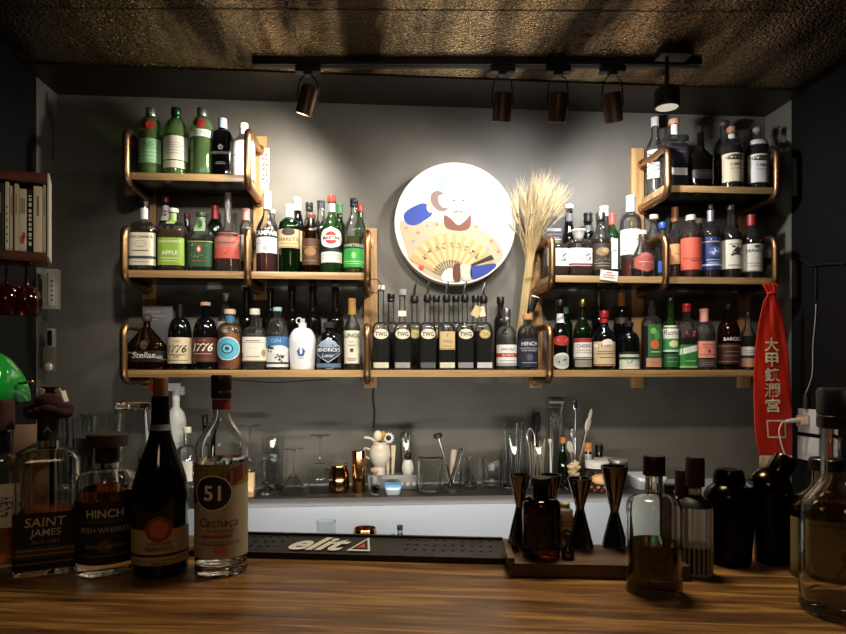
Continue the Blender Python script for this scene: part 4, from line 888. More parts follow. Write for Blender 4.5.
# ================================================================= LOWER COUNTER SHELF
ZS = at(380, 497, 2.30).z; XS0 = at(70, 500, 2.30).x; XS1 = at(676, 500, 2.30).x
bm = bmesh.new(); box(bm, (XS0, 2.30, ZS-.032), (XS1, YW-.013, ZS), .002)
tag(finish('counter_shelf', bm, mat('#2b2622', .42, 0, .05, 30, .15)), 'dark low shelf holding the glassware under the bottle shelves', 'shelf')
bm = bmesh.new(); box(bm, (XL+.002, 1.95, .62), (XR-.002, YW-.014, .66), .003); box(bm, (XL+.06, 2.0, 0), (XR-.06, YW-.02, .62))
tag(finish('worktop_counter', bm, mat('#55524e', .4, .2)), 'low worktop counter under the glassware shelf', 'counter')
ZW = .66
CG = '#f4f8f8'
def gl_lathe(name, prof_out, prof_in, loc, label, cat, m=None, seg=40, ribs=0, ramp=.0, parent=None, group=None):
    bm = bmesh.new(); lathe(bm, prof_out, seg, ribs=ribs, ramp=ramp)
    loft(bm, [(z, r, r, 2) for r, z in prof_in], seg, flip=True)
    bmesh.ops.bridge_loops(bm, edges=[e for e in bm.edges if e.is_boundary])
    o = finish(name, bm, m or glass(CG), parent, loc=loc)
    if not parent: tag(o, label, cat, group)
    return o
def tumbler(px, w, top, label, Y=2.42, z=None, base=None, taper=.88, m=None, ribs=0, ramp=0, name='tumbler', cat='glass', t=.0022, seg=40, inv=False, group=None, bt=.010):
    z = ZS if z is None else z; p = at(px, 300, Y); d = depth(p); r = w/2*d/F; H = at(px, top, Y).z-z
    po = [(0, 0), (r*taper*.9, 0), (r*taper, .003)]+[(r*(taper+(1-taper)*i/6), H*i/6) for i in range(1, 7)]
    pi = [(0, bt), (r*taper*.85-t, bt+.0005), (r*taper-t*.9, bt+.004)]+[(r*(taper+(1-taper)*i/6)-t, H*i/6) for i in range(1, 7)]
    if inv: po = [(a, H-b) for a, b in po][::-1]; pi = [(a, H-b) for a, b in pi][::-1]
    if inv:
        bm = bmesh.new(); lathe(bm, po, seg, ribs=ribs, ramp=ramp); loft(bm, [(b, a, a, 2) for a, b in pi], seg, flip=True)
        bmesh.ops.bridge_loops(bm, edges=[e for e in bm.edges if e.is_boundary])
        return tag(finish(name, bm, m or glass(CG), loc=(p.x, Y, z+.0004)), label, cat, group)
    return gl_lathe(name, po, pi, (p.x, Y, z+.0004), label, cat, m, seg, ribs, ramp, group=group)
def stem_glass_inv(px, foot_row, foot_w, bowl_w, label, kind='wine', Y=2.42, z=None):
    z = ZS if z is None else z; p = at(px, 300, Y); d = depth(p); s = d/F
    H = at(px, foot_row, Y).z-z; rf = foot_w/2*s; rb = bowl_w/2*s
    # profile right way up, z from foot (0) to rim (H), then flip
    if kind == 'wine': hb = H*.52; B = [(.0032, H-hb-.004), (rb*.45, H-hb+.004), (rb*.8, H-hb+hb*.2), (rb, H-hb+hb*.45), (rb*.93, H-hb*.25), (rb*.8, H)]
    elif kind == 'coupe': hb = H*.34; B = [(.0032, H-hb-.004), (rb*.5, H-hb+.003), (rb*.85, H-hb*.6), (rb, H-hb*.25), (rb*.97, H)]
    else: hb = H*.42; B = [(.0032, H-hb-.004), (.010, H-hb), (rb*.5, H-hb*.55), (rb, H)]
    po = [(0, 0), (rf, 0), (rf, .0016), (rf*.5, .004), (.0065, .009), (.0034, .02), (.003, H-hb-.02)]+B
    t = .0014; pi = [(0, B[0][1]+.006), (max(B[1][0]-t, .004), B[1][1]+.003)]+[(a-t, b) for a, b in B[2:]]
    po = [(a, H-b) for a, b in po][::-1]; pi = [(a, H-b) for a, b in pi][::-1]
    bm = bmesh.new(); lathe(bm, po, 40); loft(bm, [(b, a, a, 2) for a, b in pi], 40, flip=True)
    bmesh.ops.bridge_loops(bm, edges=[e for e in bm.edges if e.is_boundary])
    return tag(finish('stemmed_glass', bm, glass(CG), loc=(p.x, Y, z+.0004)), label, 'glass')
stem_glass_inv(250, 425, 23, 27, 'upturned coupe glass beside the cane spirit bottle', 'coupe', 2.44)
tumbler(273, 22, 437, 'tall clear beer glass standing behind the upturned glasses', 2.48, ribs=10, ramp=.03)
stem_glass_inv(264.5, 457, 18, 24, 'short upturned glass between the tall glass and the martini glass', 'coupe', 2.37)
stem_glass_inv(293.5, 448.5, 23, 31, 'upturned martini glass with wide cone bowl', 'martini', 2.40)
stem_glass_inv(320, 435, 20, 26, 'upturned wine glass with the highest foot, beside the copper jar', 'wine', 2.41)
p = at(250, 490, 2.36); bm = bmesh.new(); box(bm, (-.018, -.018, 0), (.018, .018, .085), .003)
tag(finish('cream_box', bm, mat('#d9b88c', .6), loc=(p.x, 2.345, ZS+.0004)), 'small cream box beside the cane spirit bottle', 'box')
COP = mat('#b98a5a', .12, 1, .06, 40)
p = at(339, 300, 2.41); s = depth(p)/F; root = empty('copper_jar', (p.x, 2.41, ZS+.0004), 'round copper tinted jar with a clear glass lid', 'jar')
bm = bmesh.new(); lathe(bm, [(0, 0), (.030, 0), (.038, .01), (.0395, .035), (.038, .07), (.030, .09), (.030, .1), (.028, .1), (.028, .09), (.0, .088)], 36); finish('body', bm, COP, root)
bm = bmesh.new(); lathe(bm, [(0, .101), (.031, .101), (.032, .106), (.022, .116), (.006, .122), (.009, .132), (0, .136)], 32); finish('lid', bm, glass(CG), root)
p = at(359, 300, 2.40); root = empty('copper_canister', (p.x, 2.40, ZS+.0004), 'narrow copper tinted canister beside the round copper jar', 'canister')
bm = bmesh.new(); lathe(bm, [(0, 0), (.024, 0), (.0255, .003), (.0255, .13), (0, .13)], 36, ribs=12, ramp=.04); finish('body', bm, mat('#c08a55', .15, 1, .1, 50), root)
bm = bmesh.new(); lathe(bm, [(0, .1305), (.0265, .1305), (.0265, .152), (.023, .156), (0, .156)], 36); finish('lid', bm, COP, root)
# small stereo box with knobs
p = at(392, 300, 2.47); root = empty('control_box', (p.x, 2.47, ZS+.0004), 'grey metal box with knobs under the ceramic figures', 'box')
bm = bmesh.new(); box(bm, (-.095, -.03, 0), (.095, .05, .056), .003); finish('body', bm, mat('#8d8c8a', .4, .6), root)
for i in range(3):
    bm = bmesh.new(); r = bmesh.ops.create_cone(bm, segments=20, radius1=.008, radius2=.007, depth=.01, cap_ends=True); bmesh.ops.rotate(bm, verts=r['verts'], cent=(0, 0, 0), matrix=Matrix.Rotation(PI/2, 3, 'X'))
    bmesh.ops.translate(bm, verts=bm.verts, vec=(.035+.024*i, -.0355, .022)); finish('knob', bm, mat('#dcdad4', .3), root)
bm = bmesh.new()
for i in range(9): box(bm, (.02+.008*i, -.0308, .042), (.024+.008*i, -.0302, .045))
finish('scale_marks', bm, mat('#3a3a3a', .5), root)
ZB_ = ZS+.0565
IV = mat('#e6dcc6', .25)
p = at(380, 300, 2.455); root = empty('ceramic_pitcher', (p.x, 2.455, ZB_), 'round ivory ceramic pitcher holding flower stems on the grey box', 'pitcher')
bm = bmesh.new(); lathe(bm, [(0, 0), (.022, 0), (.020, .03), (.034, .05), (.042, .075), (.038, .1), (.028, .115), (.030, .125), (.027, .125), (.025, .113), (0, .1)], 32); finish('body', bm, IV, root)
bm = bmesh.new(); tube(bm, smoothpath([(-.036, 0, .095), (-.058, 0, .1), (-.062, 0, .075), (-.04, 0, .06)], 6), .004, 8); finish('handle', bm, IV, root)
for (x, z, r, c) in ((-.008, .148, .017, '#efe6d0'), (.012, .152, .012, '#c99a4c')):
    bm = bmesh.new(); q = bmesh.ops.create_uvsphere(bm, u_segments=16, v_segments=10, radius=r); bmesh.ops.scale(bm, vec=(1, .8, 1.25), verts=q['verts']); bmesh.ops.translate(bm, vec=(x, 0, z), verts=q['verts'])
    tube(bm, [(x*.5, 0, .1), (x, 0, z)], .002, 6); finish('flower_bud', bm, mat(c, .5), root)
bm = bmesh.new(); tube(bm, smoothpath([(-.01, 0, .12), (-.035, 0, .138), (-.06, 0, .142)], 5), .005, 8, radii=None); finish('spout_spoon', bm, IV, root)
p = at(388.5, 431, 2.46); root = empty('daisy_flower', (p.x, 2.452, ZB_+.14), 'white daisy with dark centre above the ivory pitcher', 'flower')
bm = bmesh.new()
for i in range(12):
    a_ = 2*PI*i/12; q = bmesh.ops.create_uvsphere(bm, u_segments=8, v_segments=5, radius=.006); bmesh.ops.scale(bm, vec=(1.3, .3, .7), verts=q['verts'])
    bmesh.ops.rotate(bm, verts=q['verts'], cent=(0, 0, 0), matrix=Matrix.Rotation(-a_, 3, 'Y')); bmesh.ops.translate(bm, vec=(.014*math.cos(a_), 0, .014*math.sin(a_)), verts=q['verts'])
finish('petals', bm, mat('#ece9e0', .5), root)
bm = bmesh.new(); q = bmesh.ops.create_uvsphere(bm, u_segments=16, v_segments=8, radius=.011); bmesh.ops.scale(bm, vec=(1, .4, 1), verts=bm.verts); finish('flower_centre', bm, mat('#1c1815', .6), root)
bm = bmesh.new(); tube(bm, smoothpath([(0, .004, -.004), (-.008, .004, -.03), (-.02, .002, -.05)], 4), .0018, 6); finish('stem', bm, mat('#49552c', .6), root)
# wooden peg figure and little animals
p = at(391.5, 300, 2.43); root = empty('wooden_peg', (p.x-.004, 2.448, ZB_), 'tall pale wooden clothes peg leaning upright before the pitcher', 'peg')
for s in (-1, 1):
    bm = bmesh.new(); vs = box(bm, (-.0085, -.004, 0), (.0085, .004, .112), .001)
    for v in bm.verts: v.co.x *= .55+.45*v.co.z/.112
    bmesh.ops.rotate(bm, verts=bm.verts, cent=(0, 0, 0), matrix=Matrix.Rotation(s*.03, 3, 'Y')); bmesh.ops.translate(bm, vec=(s*.009, 0, .0004), verts=bm.verts); finish('peg_half', bm, mat('#dcc7a4', .6, 0, 0, 30, .1), root)
bm = bmesh.new(); tube(bm, [(.006*math.cos(t), -.006+.0*t, .06+.006*math.sin(t)) for t in [i*PI/5 for i in range(16)]], .0012, 5); finish('spring', bm, mat('#a0a0a0', .3, 1), root)
for i, (x, c, l) in enumerate(((376.5, '#dcb890', 'tiny peach ceramic animal at the foot of the pitcher'),)):
    p = at(x, 300, 2.435); bm = bmesh.new()
    for (dx, dy, dz, r, sc) in ((0, 0, .016, .016, (1.3, .9, 1)), (.017, -.004, .03, .010, (1, 1, 1)), (-.018, 0, .018, .006, (1, 1, 1))):
        q = bmesh.ops.create_uvsphere(bm, u_segments=14, v_segments=9, radius=r); bmesh.ops.scale(bm, vec=sc, verts=q['verts']); bmesh.ops.translate(bm, vec=(dx, dy, dz), verts=q['verts'])
    for dx in (-.01, .01): tube(bm, [(dx, -.004, .001), (dx, -.004, .012)], .004, 8)
    tag(finish('ceramic_animal', bm, mat(c, .3), loc=(p.x, 2.448, ZB_)), l, 'figurine')
p = at(408, 300, 2.44); root = empty('penguin_figurine', (p.x, 2.455, ZB_), 'white bellied penguin figurine with dark head on the grey box', 'figurine')
bm = bmesh.new(); lathe(bm, [(0, 0), (.018, 0), (.023, .012), (.024, .03), (.018, .048), (.012, .056), (0, .058)], 24); finish('body', bm, mat('#e9e6de', .3), root)
bm = bmesh.new(); lathe(bm, [(0, .052), (.011, .053), (.0145, .063), (.012, .074), (.004, .083), (0, .084)], 20); tube(bm, [(0, -.010, .064), (0, -.022, .062)], .003, 8, radii=[.004, .001])
for s in (-1, 1): tube(bm, [(s*.017, .004, .046), (s*.025, .004, .03), (s*.022, .004, .016)], .003, 6, radii=[.003, .005, .002])
finish('head', bm, mat('#17171a', .3), root)
# shot glass, blue tub
tumbler(375.5, 11, 476.5, 'tiny shot glass of dark coffee in front of the grey box', 2.345, taper=.75, t=.0015, bt=.006, name='shot_glass')
p = at(375.5, 300, 2.345); bm = bmesh.new(); lathe(bm, [(0, .0075), (.0115, .0075), (.0145, .034), (0, .034)], 24); tag(finish('coffee', bm, mat('#2a140b', .15), loc=(p.x, 2.345, ZS+.0004)), 'dark coffee filling the tiny shot glass', 'coffee')
p = at(393, 300, 2.35); root = empty('plastic_tub', (p.x, 2.35, ZS+.0004), 'small clear food tub with a light blue lid', 'tub')
bm = bmesh.new(); loft(bm, [(0, 0, 0, 2), (0, .024, .02, 4), (.004, .026, .022, 4), (.028, .031, .026, 4), (.028, 0, 0, 2)], 32); finish('body', bm, mat('#cfd8dc', .25), root)
bm = bmesh.new(); loft(bm, [(.0285, 0, 0, 2), (.0285, .033, .028, 4), (.036, .033, .028, 4), (.0385, .030, .025, 4), (.037, .026, .021, 4), (.037, 0, 0, 2)], 32); finish('lid', bm, mat('#5fa3dc', .3), root)
tumbler(406, 17, 428, 'tall narrow glass of straws behind the penguin figurine', 2.505, taper=.95, name='highball_glass')
p = at(406, 300, 2.505)
for i in range(5):
    bm = bmesh.new(); x = -.012+.006*i; tube(bm, [(x*.7, 0, .012), (x*1.2, .004*(i % 2), .19+.01*(i % 3))], .0028, 8)
    tag(finish('paper_straw', bm, mat(('#e8e2d6', '#d8b7a0')[i % 2], .6), loc=(p.x, 2.505, ZS+.0004)), 'paper straw standing in the tall narrow glass behind the penguin', 'straw', 'straws in the tall narrow glass')
tumbler(430, 25, 458.5, 'wide ribbed clear jar next to the leaning muddler', 2.39, taper=.96, ribs=20, ramp=.05, seg=80, name='ribbed_jar', cat='jar', t=.003)
p = at(430, 300, 2.39); s = depth(p)/F; bm = bmesh.new(); r = 13*s; zt = at(430, 458.5, 2.39).z-ZS; lathe(bm, [(0, zt+.001), (r, zt+.001), (r*1.02, zt+.005), (r*.8, zt+.009), (0, zt+.009)], 32)
tag(finish('jar_lid', bm, glass(CG), loc=(p.x, 2.39, ZS+.0004)), 'flat clear lid on the wide ribbed jar', 'lid')
tumbler(452.5, 20, 466, 'clear mixing glass holding the muddler and long spoons', 2.385, taper=.85, name='mixing_glass')
STL = mat('#b9b9b9', .2, 1); p = at(452.5, 300, 2.385); g0 = Vector((p.x, 2.385, ZS+.0004))
def tool(name, pts, r, label, m, cat, tipr=None, tipm=None, tl_=None, partname='head', radii=None):
    bm = bmesh.new(); base = Vector(pts[0]); tube(bm, [Vector(q)-base for q in pts], r, 10, radii=radii); o = finish(name, bm, m, loc=base); tag(o, label, cat)
    if tipr:
        bm = bmesh.new(); e = Vector(pts[-1])-base; d_ = (Vector(pts[-1])-Vector(pts[-2])).normalized()
        tube(bm, [e-d_*tl_*.5, e-d_*tl_*.3, e+d_*tl_*.5, e+d_*tl_*.52], tipr, 14, radii=[tipr*.55, tipr, tipr, tipr*.8]); finish(partname, bm, tipm or m, o)
    return o
def pt(px, py, Y): return at(px, py, Y)
tool('muddler', [pt(453, 486, 2.385), pt(438, 436, 2.37)], .0042, 'long steel muddler with dark round head leaning outward', STL, 'muddler', .0165, mat('#2a2320', .4), .016)
tool('bar_spoon', [pt(451, 488, 2.39), pt(463, 450, 2.405)], .004, 'steel bar tool leaning across the mixing glass towards the tumblers', STL, 'bar tool', .008, STL, .01)
tool('wooden_pestle', [pt(450, 486, 2.40), pt(454, 450, 2.43)], .009, 'pale wooden pestle inside the mixing glass', mat('#d9cbb4', .5), 'pestle', radii=[.006, .012])
tool('bar_tongs', [pt(448, 488, 2.375), pt(456, 462, 2.38), pt(460, 448, 2.385)], .003, 'dark slim bar tongs crossing in the mixing glass', mat('#55504c', .3, 1), 'tongs')
tumbler(470.5, 14.5, 457.5, 'slim clear tumbler beside the mixing glass', 2.49, taper=.9, ribs=8, ramp=.03)
tumbler(492.5, 22, 457, 'wide faceted tumbler next to the tall jar of tools', 2.45, taper=.85, ribs=10, ramp=.06, seg=60)
# --- jars with tools
def jar(px, w, top, label, Y, taper=.97, name='glass_jar', **k): return tumbler(px, w, top, label, Y, taper=taper, name=name, cat='jar', t=.0026, **k)
jar(513.5, 22, 427, 'tallest clear jar full of silver stirrers', 2.44)
for i in range(8):
    a_ = i*.8; x = 513.5+7*math.cos(a_); q = at(513.5+6*math.cos(a_), 482, 2.44); e = at(513.5+9*math.cos(a_+.3), 424+5*(i % 3), 2.44+.02*math.sin(a_))
    q = Vector((q.x, 2.44+.012*math.sin(a_), ZS+.012)); bm = bmesh.new(); tube(bm, [Vector((0, 0, 0)), e-q], .0024, 8)
    s_ = finish('stirrer', bm, STL, loc=q); tag(s_, 'silver stirrer standing in the tallest clear jar', 'stirrer', 'stirrers in the tallest jar')
    bm = bmesh.new(); sp = bmesh.ops.create_uvsphere(bm, u_segments=10, v_segments=6, radius=.005); bmesh.ops.translate(bm, vec=e-q, verts=sp['verts']); finish('stirrer_ball', bm, STL, s_)
jar(538, 26, 446, 'wide clear jar of looped whisks and skewers', 2.43)
for i in range(9):
    a_ = i*.7; q = at(538, 482, 2.43)+Vector((.018*math.cos(a_), .018*math.sin(a_), 0)); q.z = ZS+.012; e = Vector((.012*math.cos(a_+1), .012*math.sin(a_+1), .155+.012*(i % 3)))
    bm = bmesh.new(); tube(bm, [Vector((0, 0, 0)), e], .0017, 6); tag(finish('skewer', bm, mat('#cfc3a8', .5), loc=q), 'pale skewer standing in the wide jar', 'skewer', 'skewers in the wide jar')
w0 = at(531, 480, 2.415); w0.z = ZS+.012; hh = at(531, 430, 2.415).z-w0.z
bm = bmesh.new(); tube(bm, smoothpath([(-.002, 0, 0), (-.004, 0, hh*.6), (-.016, 0, hh*.9), (-.002, 0, hh+.005), (.014, 0, hh*.88), (.016, 0, hh*.5), (.012, 0, 0)], 6), .003, 8)
tag(finish('looped_whisk', bm, mat('#cfcac0', .25, .8), loc=w0), 'looped steel handle curving out of the wide jar', 'whisk')
b0 = at(536, 455, 2.50); b0.z = ZS+.0004
root = empty('black_brush', b0, 'black bristled brush rising behind the wide jar', 'brush'); z1 = at(535, 414, 2.5).z-ZS
bm = bmesh.new(); tube(bm, [(0, 0, 0), (0, 0, z1-.05)], .005, 8); finish('handle', bm, mat('#1a1817', .4), root)
bm = bmesh.new()
for i in range(22):
    z = z1-.075+.075*i/21
    for s in range(2): tube(bm, [(0, 0, z), ((.02-.006*abs(i-10)/11)*(1 if s else -1), -.004, z+.008)], .0018, 4, cap=False)
finish('bristles', bm, mat('#0f0e0e', .7), root)
# bag of sticks
c0 = at(556.5, 430, 2.51); root = empty('resealable_bag', (c0.x, 2.51, ZS+.0004), 'clear resealable bag of pale sticks propped behind the jars', 'bag')
zt = at(556, 403, 2.51).z-ZS; zb = 0.0
bm = bmesh.new(); loft(bm, [(0, .024, .004, 3), (zt-.07, .030, .010, 3), (zt-.03, .031, .006, 3), (zt, .031, .0015, 3)], 24); finish('bag_film', bm, thin('#c9c5bb', .6, .2), root)
bm = bmesh.new(); box(bm, (-.031, -.0028, zt-.018), (.031, .0028, zt-.014)); box(bm, (-.031, -.0024, zt-.002), (.031, .0024, zt+.006)); finish('seal_strip', bm, mat('#b9b4a8', .4), root)
bm = bmesh.new(); rr = random.Random(5)
for i in range(14):
    a_ = rr.uniform(0, PI); x, z = rr.uniform(-.012, .012), rr.uniform(zt-.085, zt-.045); l = .016
    tube(bm, [(x-l*math.cos(a_), rr.uniform(-.003, .003), z-l*math.sin(a_)), (x+l*math.cos(a_), rr.uniform(-.003, .003), z+l*math.sin(a_))], .0022, 6)
finish('sticks', bm, mat('#d6cfbe', .6), root)['kind'] = 'stuff'
# strainer spoon, white spatula, tasting brush in a jar
jar(575, 24, 455, 'clear jar of spoons and leafy sprigs behind the ginger', 2.475, taper=.95)
g1 = Vector((at(575, 300, 2.475).x, 2.475, ZS+.014))
def spoon(px, py, lean0, w_, h_, label, m, hr=.0025, slots=False):
    e = at(px, py, 2.475+lean0); root = empty('long_spoon', g1, label, 'spoon'); v = e-g1; d_ = v.normalized()
    bm = bmesh.new(); tube(bm, [Vector((0, 0, 0)), v-d_*h_*.8], hr, 8); finish('handle', bm, m, root)
    bm = bmesh.new(); q = bmesh.ops.create_uvsphere(bm, u_segments=18, v_segments=12, radius=1); bmesh.ops.scale(bm, vec=(w_, .003, h_), verts=bm.verts)
    if slots:
        for f in [f for f in bm.faces if abs(f.calc_center_median().x) < w_*.55 and abs(f.calc_center_median().z) < h_*.6 and int(abs(f.calc_center_median().z)/h_*8) % 2]: f.material_index = 1
    M_ = d_.to_track_quat('Z', 'Y').to_matrix().to_4x4(); a_ = math.atan2(v.x, v.z)
    bmesh.ops.transform(bm, matrix=Matrix.Translation(v) @ Matrix.Rotation(a_, 4, 'Y'), verts=bm.verts); finish('bowl', bm, [m, mat('#1a1815', .6)], root); return root
spoon(575.5, 405, 0.0, .010, .024, 'slotted steel spoon standing highest among the tools', mat('#c4c2bc', .25, .9), slots=True)
spoon(588, 424, .01, .011, .032, 'white ceramic spoon leaning out of the jar of tools', mat('#e0dfd8', .3))
spoon(590, 416, -.01, .007, .030, 'narrow pale spatula with brown inlay leaning furthest out', mat('#c8b6a0', .35))
spoon(570, 447, -.02, .013, .024, 'broad pale scoop low in the jar of tools', mat('#d9d6cc', .3))
spoon(573, 434, -.005, .012, .02, 'round grey ladle in the middle of the tools', mat('#a7a59e', .3, .6))
bm = bmesh.new(); rr = random.Random(9)
sp0 = Vector((at(561, 300, 2.46).x, 2.462, ZS+.0004))
for i in range(22):
    z = .02+.13*i/22; a_ = rr.uniform(0, 2*PI); q = bmesh.ops.create_uvsphere(bm, u_segments=8, v_segments=5, radius=.010); bmesh.ops.scale(bm, vec=(1, .18, .5), verts=q['verts'])
    bmesh.ops.transform(bm, matrix=Matrix.Translation((.009*math.cos(a_), .009*math.sin(a_), z)) @ Matrix.Rotation(a_, 4, 'Z') @ Matrix.Rotation(-.9, 4, 'Y'), verts=q['verts'])
o = finish('leaves', bm, mat('#25402a', .5)); bm = bmesh.new(); tube(bm, [(0, 0, 0), (.004, 0, .16)], .002, 6); st = finish('stem', bm, mat('#5f7a36', .5))
root = empty('green_sprig', sp0, 'dark green leafy sprig among the jars of tools', 'sprig'); o.parent = root; st.parent = root
tool('honey_dropper', [Vector((at(551.5, 300, 2.40).x, 2.40, ZS+.012)), pt(550, 441, 2.40)], .0035, 'white headed stirring stick in front of the leafy sprig', mat('#dfdcd2', .4), 'stick', .007, mat('#e9e7e0', .4), .014)
# small dropper bottles
def mini(px, w, top, s0, s1, nk, cap, label, g, Y, L=(), z=None, name='dropper_bottle', liq=None, **k):
    z = ZS if z is None else z; p = at(px, 300, Y); d = depth(p); p = Vector((p.x, Y, z+.0004)); H = at(px, top, Y).z-z
    P = dict(k='r', s0=s0, s1=s1, nk=nk/2*d/F, cap=cap, g=g, L=list(L), liq=liq, **k); return bottle(p, H, w/2*d/F, P, name, label, proj(p)[1], top, seg=24)
mini(563, 10, 437.5, 470, 452, 5, ('screw', '#d97a42', 443), 'small dark bitters bottle with orange cap among the leaves', 'dkgreen', 2.425)
mini(588, 13, 443, 478, 468, 7, ('screw', '#dd9458', 451.5), 'small bitters bottle with square orange cap and white collar', 'smoke', 2.462, [LB(454, 463, .9, '#e9e9e6', name='neck_label')])
mini(599, 13, 445, 470, 458, 7, ('screw', '#151515', 452), 'little black capped bottle behind the white lidded tin', 'smoke', 2.515)
GG = mat('#d9bd92', .6, 0, .3, 50, .1)
jar(573.5, 21, 468, 'clear jar heaped with knobbly ginger', 2.385, taper=.96)
zg = at(573, 468, 2.385).z-ZS
for i, (dx, dz, r) in enumerate(((-.016, zg+.002, .014), (.006, zg+.010, .016), (.022, zg-.002, .012), (-.004, zg-.020, .018), (.014, zg-.03, .014), (-.014, zg-.045, .014))):
    bm = bmesh.new()
    for (ox, oz, k) in ((0, 0, 1), (.7, .5, .6), (-.7, .4, .55), (.1, 1, .5)):
        q = bmesh.ops.create_icosphere(bm, subdivisions=2, radius=r*k*.8); bmesh.ops.translate(bm, vec=(ox*r*.9, 0, oz*r*.9), verts=q['verts'])
    tag(finish('ginger_root', bm, GG, loc=(at(573.5, 300, 2.385).x+dx*.7, 2.385, ZS+dz)), 'knobbly piece of ginger in the clear jar', 'ginger', 'ginger pieces in the jar')
mini(597, 26, 461, 480, 470, 20, ('screw', '#e6e3dc', 467.5), 'clear jar of dried fruit and peppercorns with white lid', 'clear', 2.37, name='spice_jar',
     L=[dict(y0=472, y1=482, w=.5, c='#c98a52', shape='oval', items=[('o', 0, .5, .7, .3, '#e0b880')], name='fruit_slice'), dict(y0=483, y1=490, w=.8, c=None, items=[('o', -.8+.2*i, .3+.4*(i % 2), .09, .2, ('#8c2a1c', '#c25a2a')[i % 2]) for i in range(9)], name='peppercorns')])
p = at(604, 300, 2.49); root = empty('white_tin', (p.x, 2.49, ZS+.0004), 'short wide tin with white lid behind the spice jar', 'tin')
bm = bmesh.new(); r = .040; h = at(604, 462, 2.49).z-ZS; lathe(bm, [(0, 0), (r, 0), (r, h), (0, h)], 32); finish('body', bm, mat('#3b3530', .4), root)
bm = bmesh.new(); lathe(bm, [(0, h), (r*1.03, h), (r*1.04, h+.012), (r*.98, h+.016), (0, h+.016)], 32); finish('lid', bm, mat('#dedbd2', .35), root)
p = at(616, 300, 2.42); root = empty('grey_lidded_tin', (p.x, 2.40, ZS+.0004), 'round dark tin with steel lid beside the tallest jigger', 'tin')
h = at(616, 459, 2.40).z-ZS-.012; r = .037; bm = bmesh.new(); lathe(bm, [(0, 0), (r, 0), (r, h), (0, h)], 32); finish('body', bm, mat('#2e2822', .3), root)
bm = bmesh.new(); lathe(bm, [(0, h), (r*1.02, h), (r*1.03, h+.01), (r*.96, h+.012), (0, h+.012)], 32); finish('lid', bm, mat('#c9c7c0', .25, .7), root)
p = at(645, 300, 2.42); root = empty('white_tray', (p.x, 2.42, ZS+.0004), 'shallow white tray with rolled rim at the end of the low shelf', 'tray')
bm = bmesh.new(); loft(bm, [(0, 0, 0, 2), (0, .052, .06, 6), (.03, .062, .075, 6), (.046, .064, .077, 6), (.048, .060, .073, 6), (.03, .056, .069, 6), (.004, .048, .056, 6), (.004, 0, 0, 2)], 48); finish('dish', bm, mat('#dfe3e6', .3), root)
# lower worktop things
def lowz(px, top, Y): return at(px, top, Y).z
tumbler(326, 19, 521, 'clear tumbler standing on the worktop beneath the shelf', 2.25, z=ZW, taper=.85, group=None)
p = at(365, 528, 2.25); h = p.z-ZW; bm = bmesh.new(); lathe(bm, [(0, 0), (.04, 0), (.045, .02), (.046, h*.8), (.038, h), (.034, h), (.034, h*.9), (0, h*.88)], 32)
tag(finish('copper_bowl', bm, COP, loc=(p.x, 2.25, ZW+.0004)), 'copper bowl just peeking above the bar mat', 'bowl')
mini(400, 9, 525.5, 540, 534, 5, ('screw', '#111111', 530), 'little clear bottle with black cap beneath the shelf', 'clear', 2.25, z=ZW, name='small_bottle')
mini(393, 6, 534, 540, 537, 4, ('screw', '#2f8a5a', 537), 'tiny green topped bottle beneath the shelf', 'green', 2.25, z=ZW, name='small_bottle')
# things at the dark end of the shelf
p = at(165, 300, 2.42); root = empty('spray_bottle', (at(176, 300, 2.42).x, 2.42, ZS+.0004), 'white spray bottle with red trigger behind the wine bottle', 'spray bottle')
zt = at(176, 383, 2.42).z-ZS; bm = bmesh.new(); r = .036; lathe(bm, [(0, 0), (r*.95, 0), (r, .01), (r, zt-.14), (r*.8, zt-.11), (.013, zt-.09), (.013, zt-.06), (0, zt-.06)], 32); finish('body', bm, mat('#d9d9d6', .35), root)
bm = bmesh.new(); box(bm, (-.075, -.012, zt-.03), (.018, .012, zt), .004); tube(bm, [(0, 0, zt-.065), (0, 0, zt-.025)], .014, 16); box(bm, (.012, -.011, zt-.045), (.03, .011, zt-.012), .004); finish('spray_head', bm, mat('#e6e6e2', .3), root)
bm = bmesh.new(); box(bm, (-.093, -.010, zt-.027), (-.0752, .010, zt-.004), .002); finish('nozzle', bm, mat('#c4281e', .3), root)
bm = bmesh.new(); tube(bm, smoothpath([(-.055, 0, zt-.03), (-.062, 0, zt-.06), (-.075, 0, zt-.078)], 5), .006, 8); finish('trigger', bm, mat('#c4281e', .3), root)
root, _ = mini(187, 20, 427, 452, 445, 7, ('screw', '#ded8c6', 433), 'clear squeeze bottle with cream tip behind the wine bottle', 'clear', 2.36, name='squeeze_bottle', L=[LB(460, 480, .5, '#d8d4c8')])
mini(186, 28, 440, 462, 455, 22, ('metal', '#9b968c', 450), 'dark jar with steel screw lid between the wine and cane spirit', 'brown', 2.44, name='dark_jar') if False else None
mini(150, 24, 455, 475, 466, 12, ('screw', '#5c1a16', 462), 'dark round bottle low on the shelf behind the wine bottle', 'brown', 2.42, name='dark_bottle')
mini(205, 10, 415, 450, 435, 5, ('screw', '#14110f', 425), 'thin black bottle behind the shoulder of the cane spirit', 'black', 2.49, name='dark_bottle')
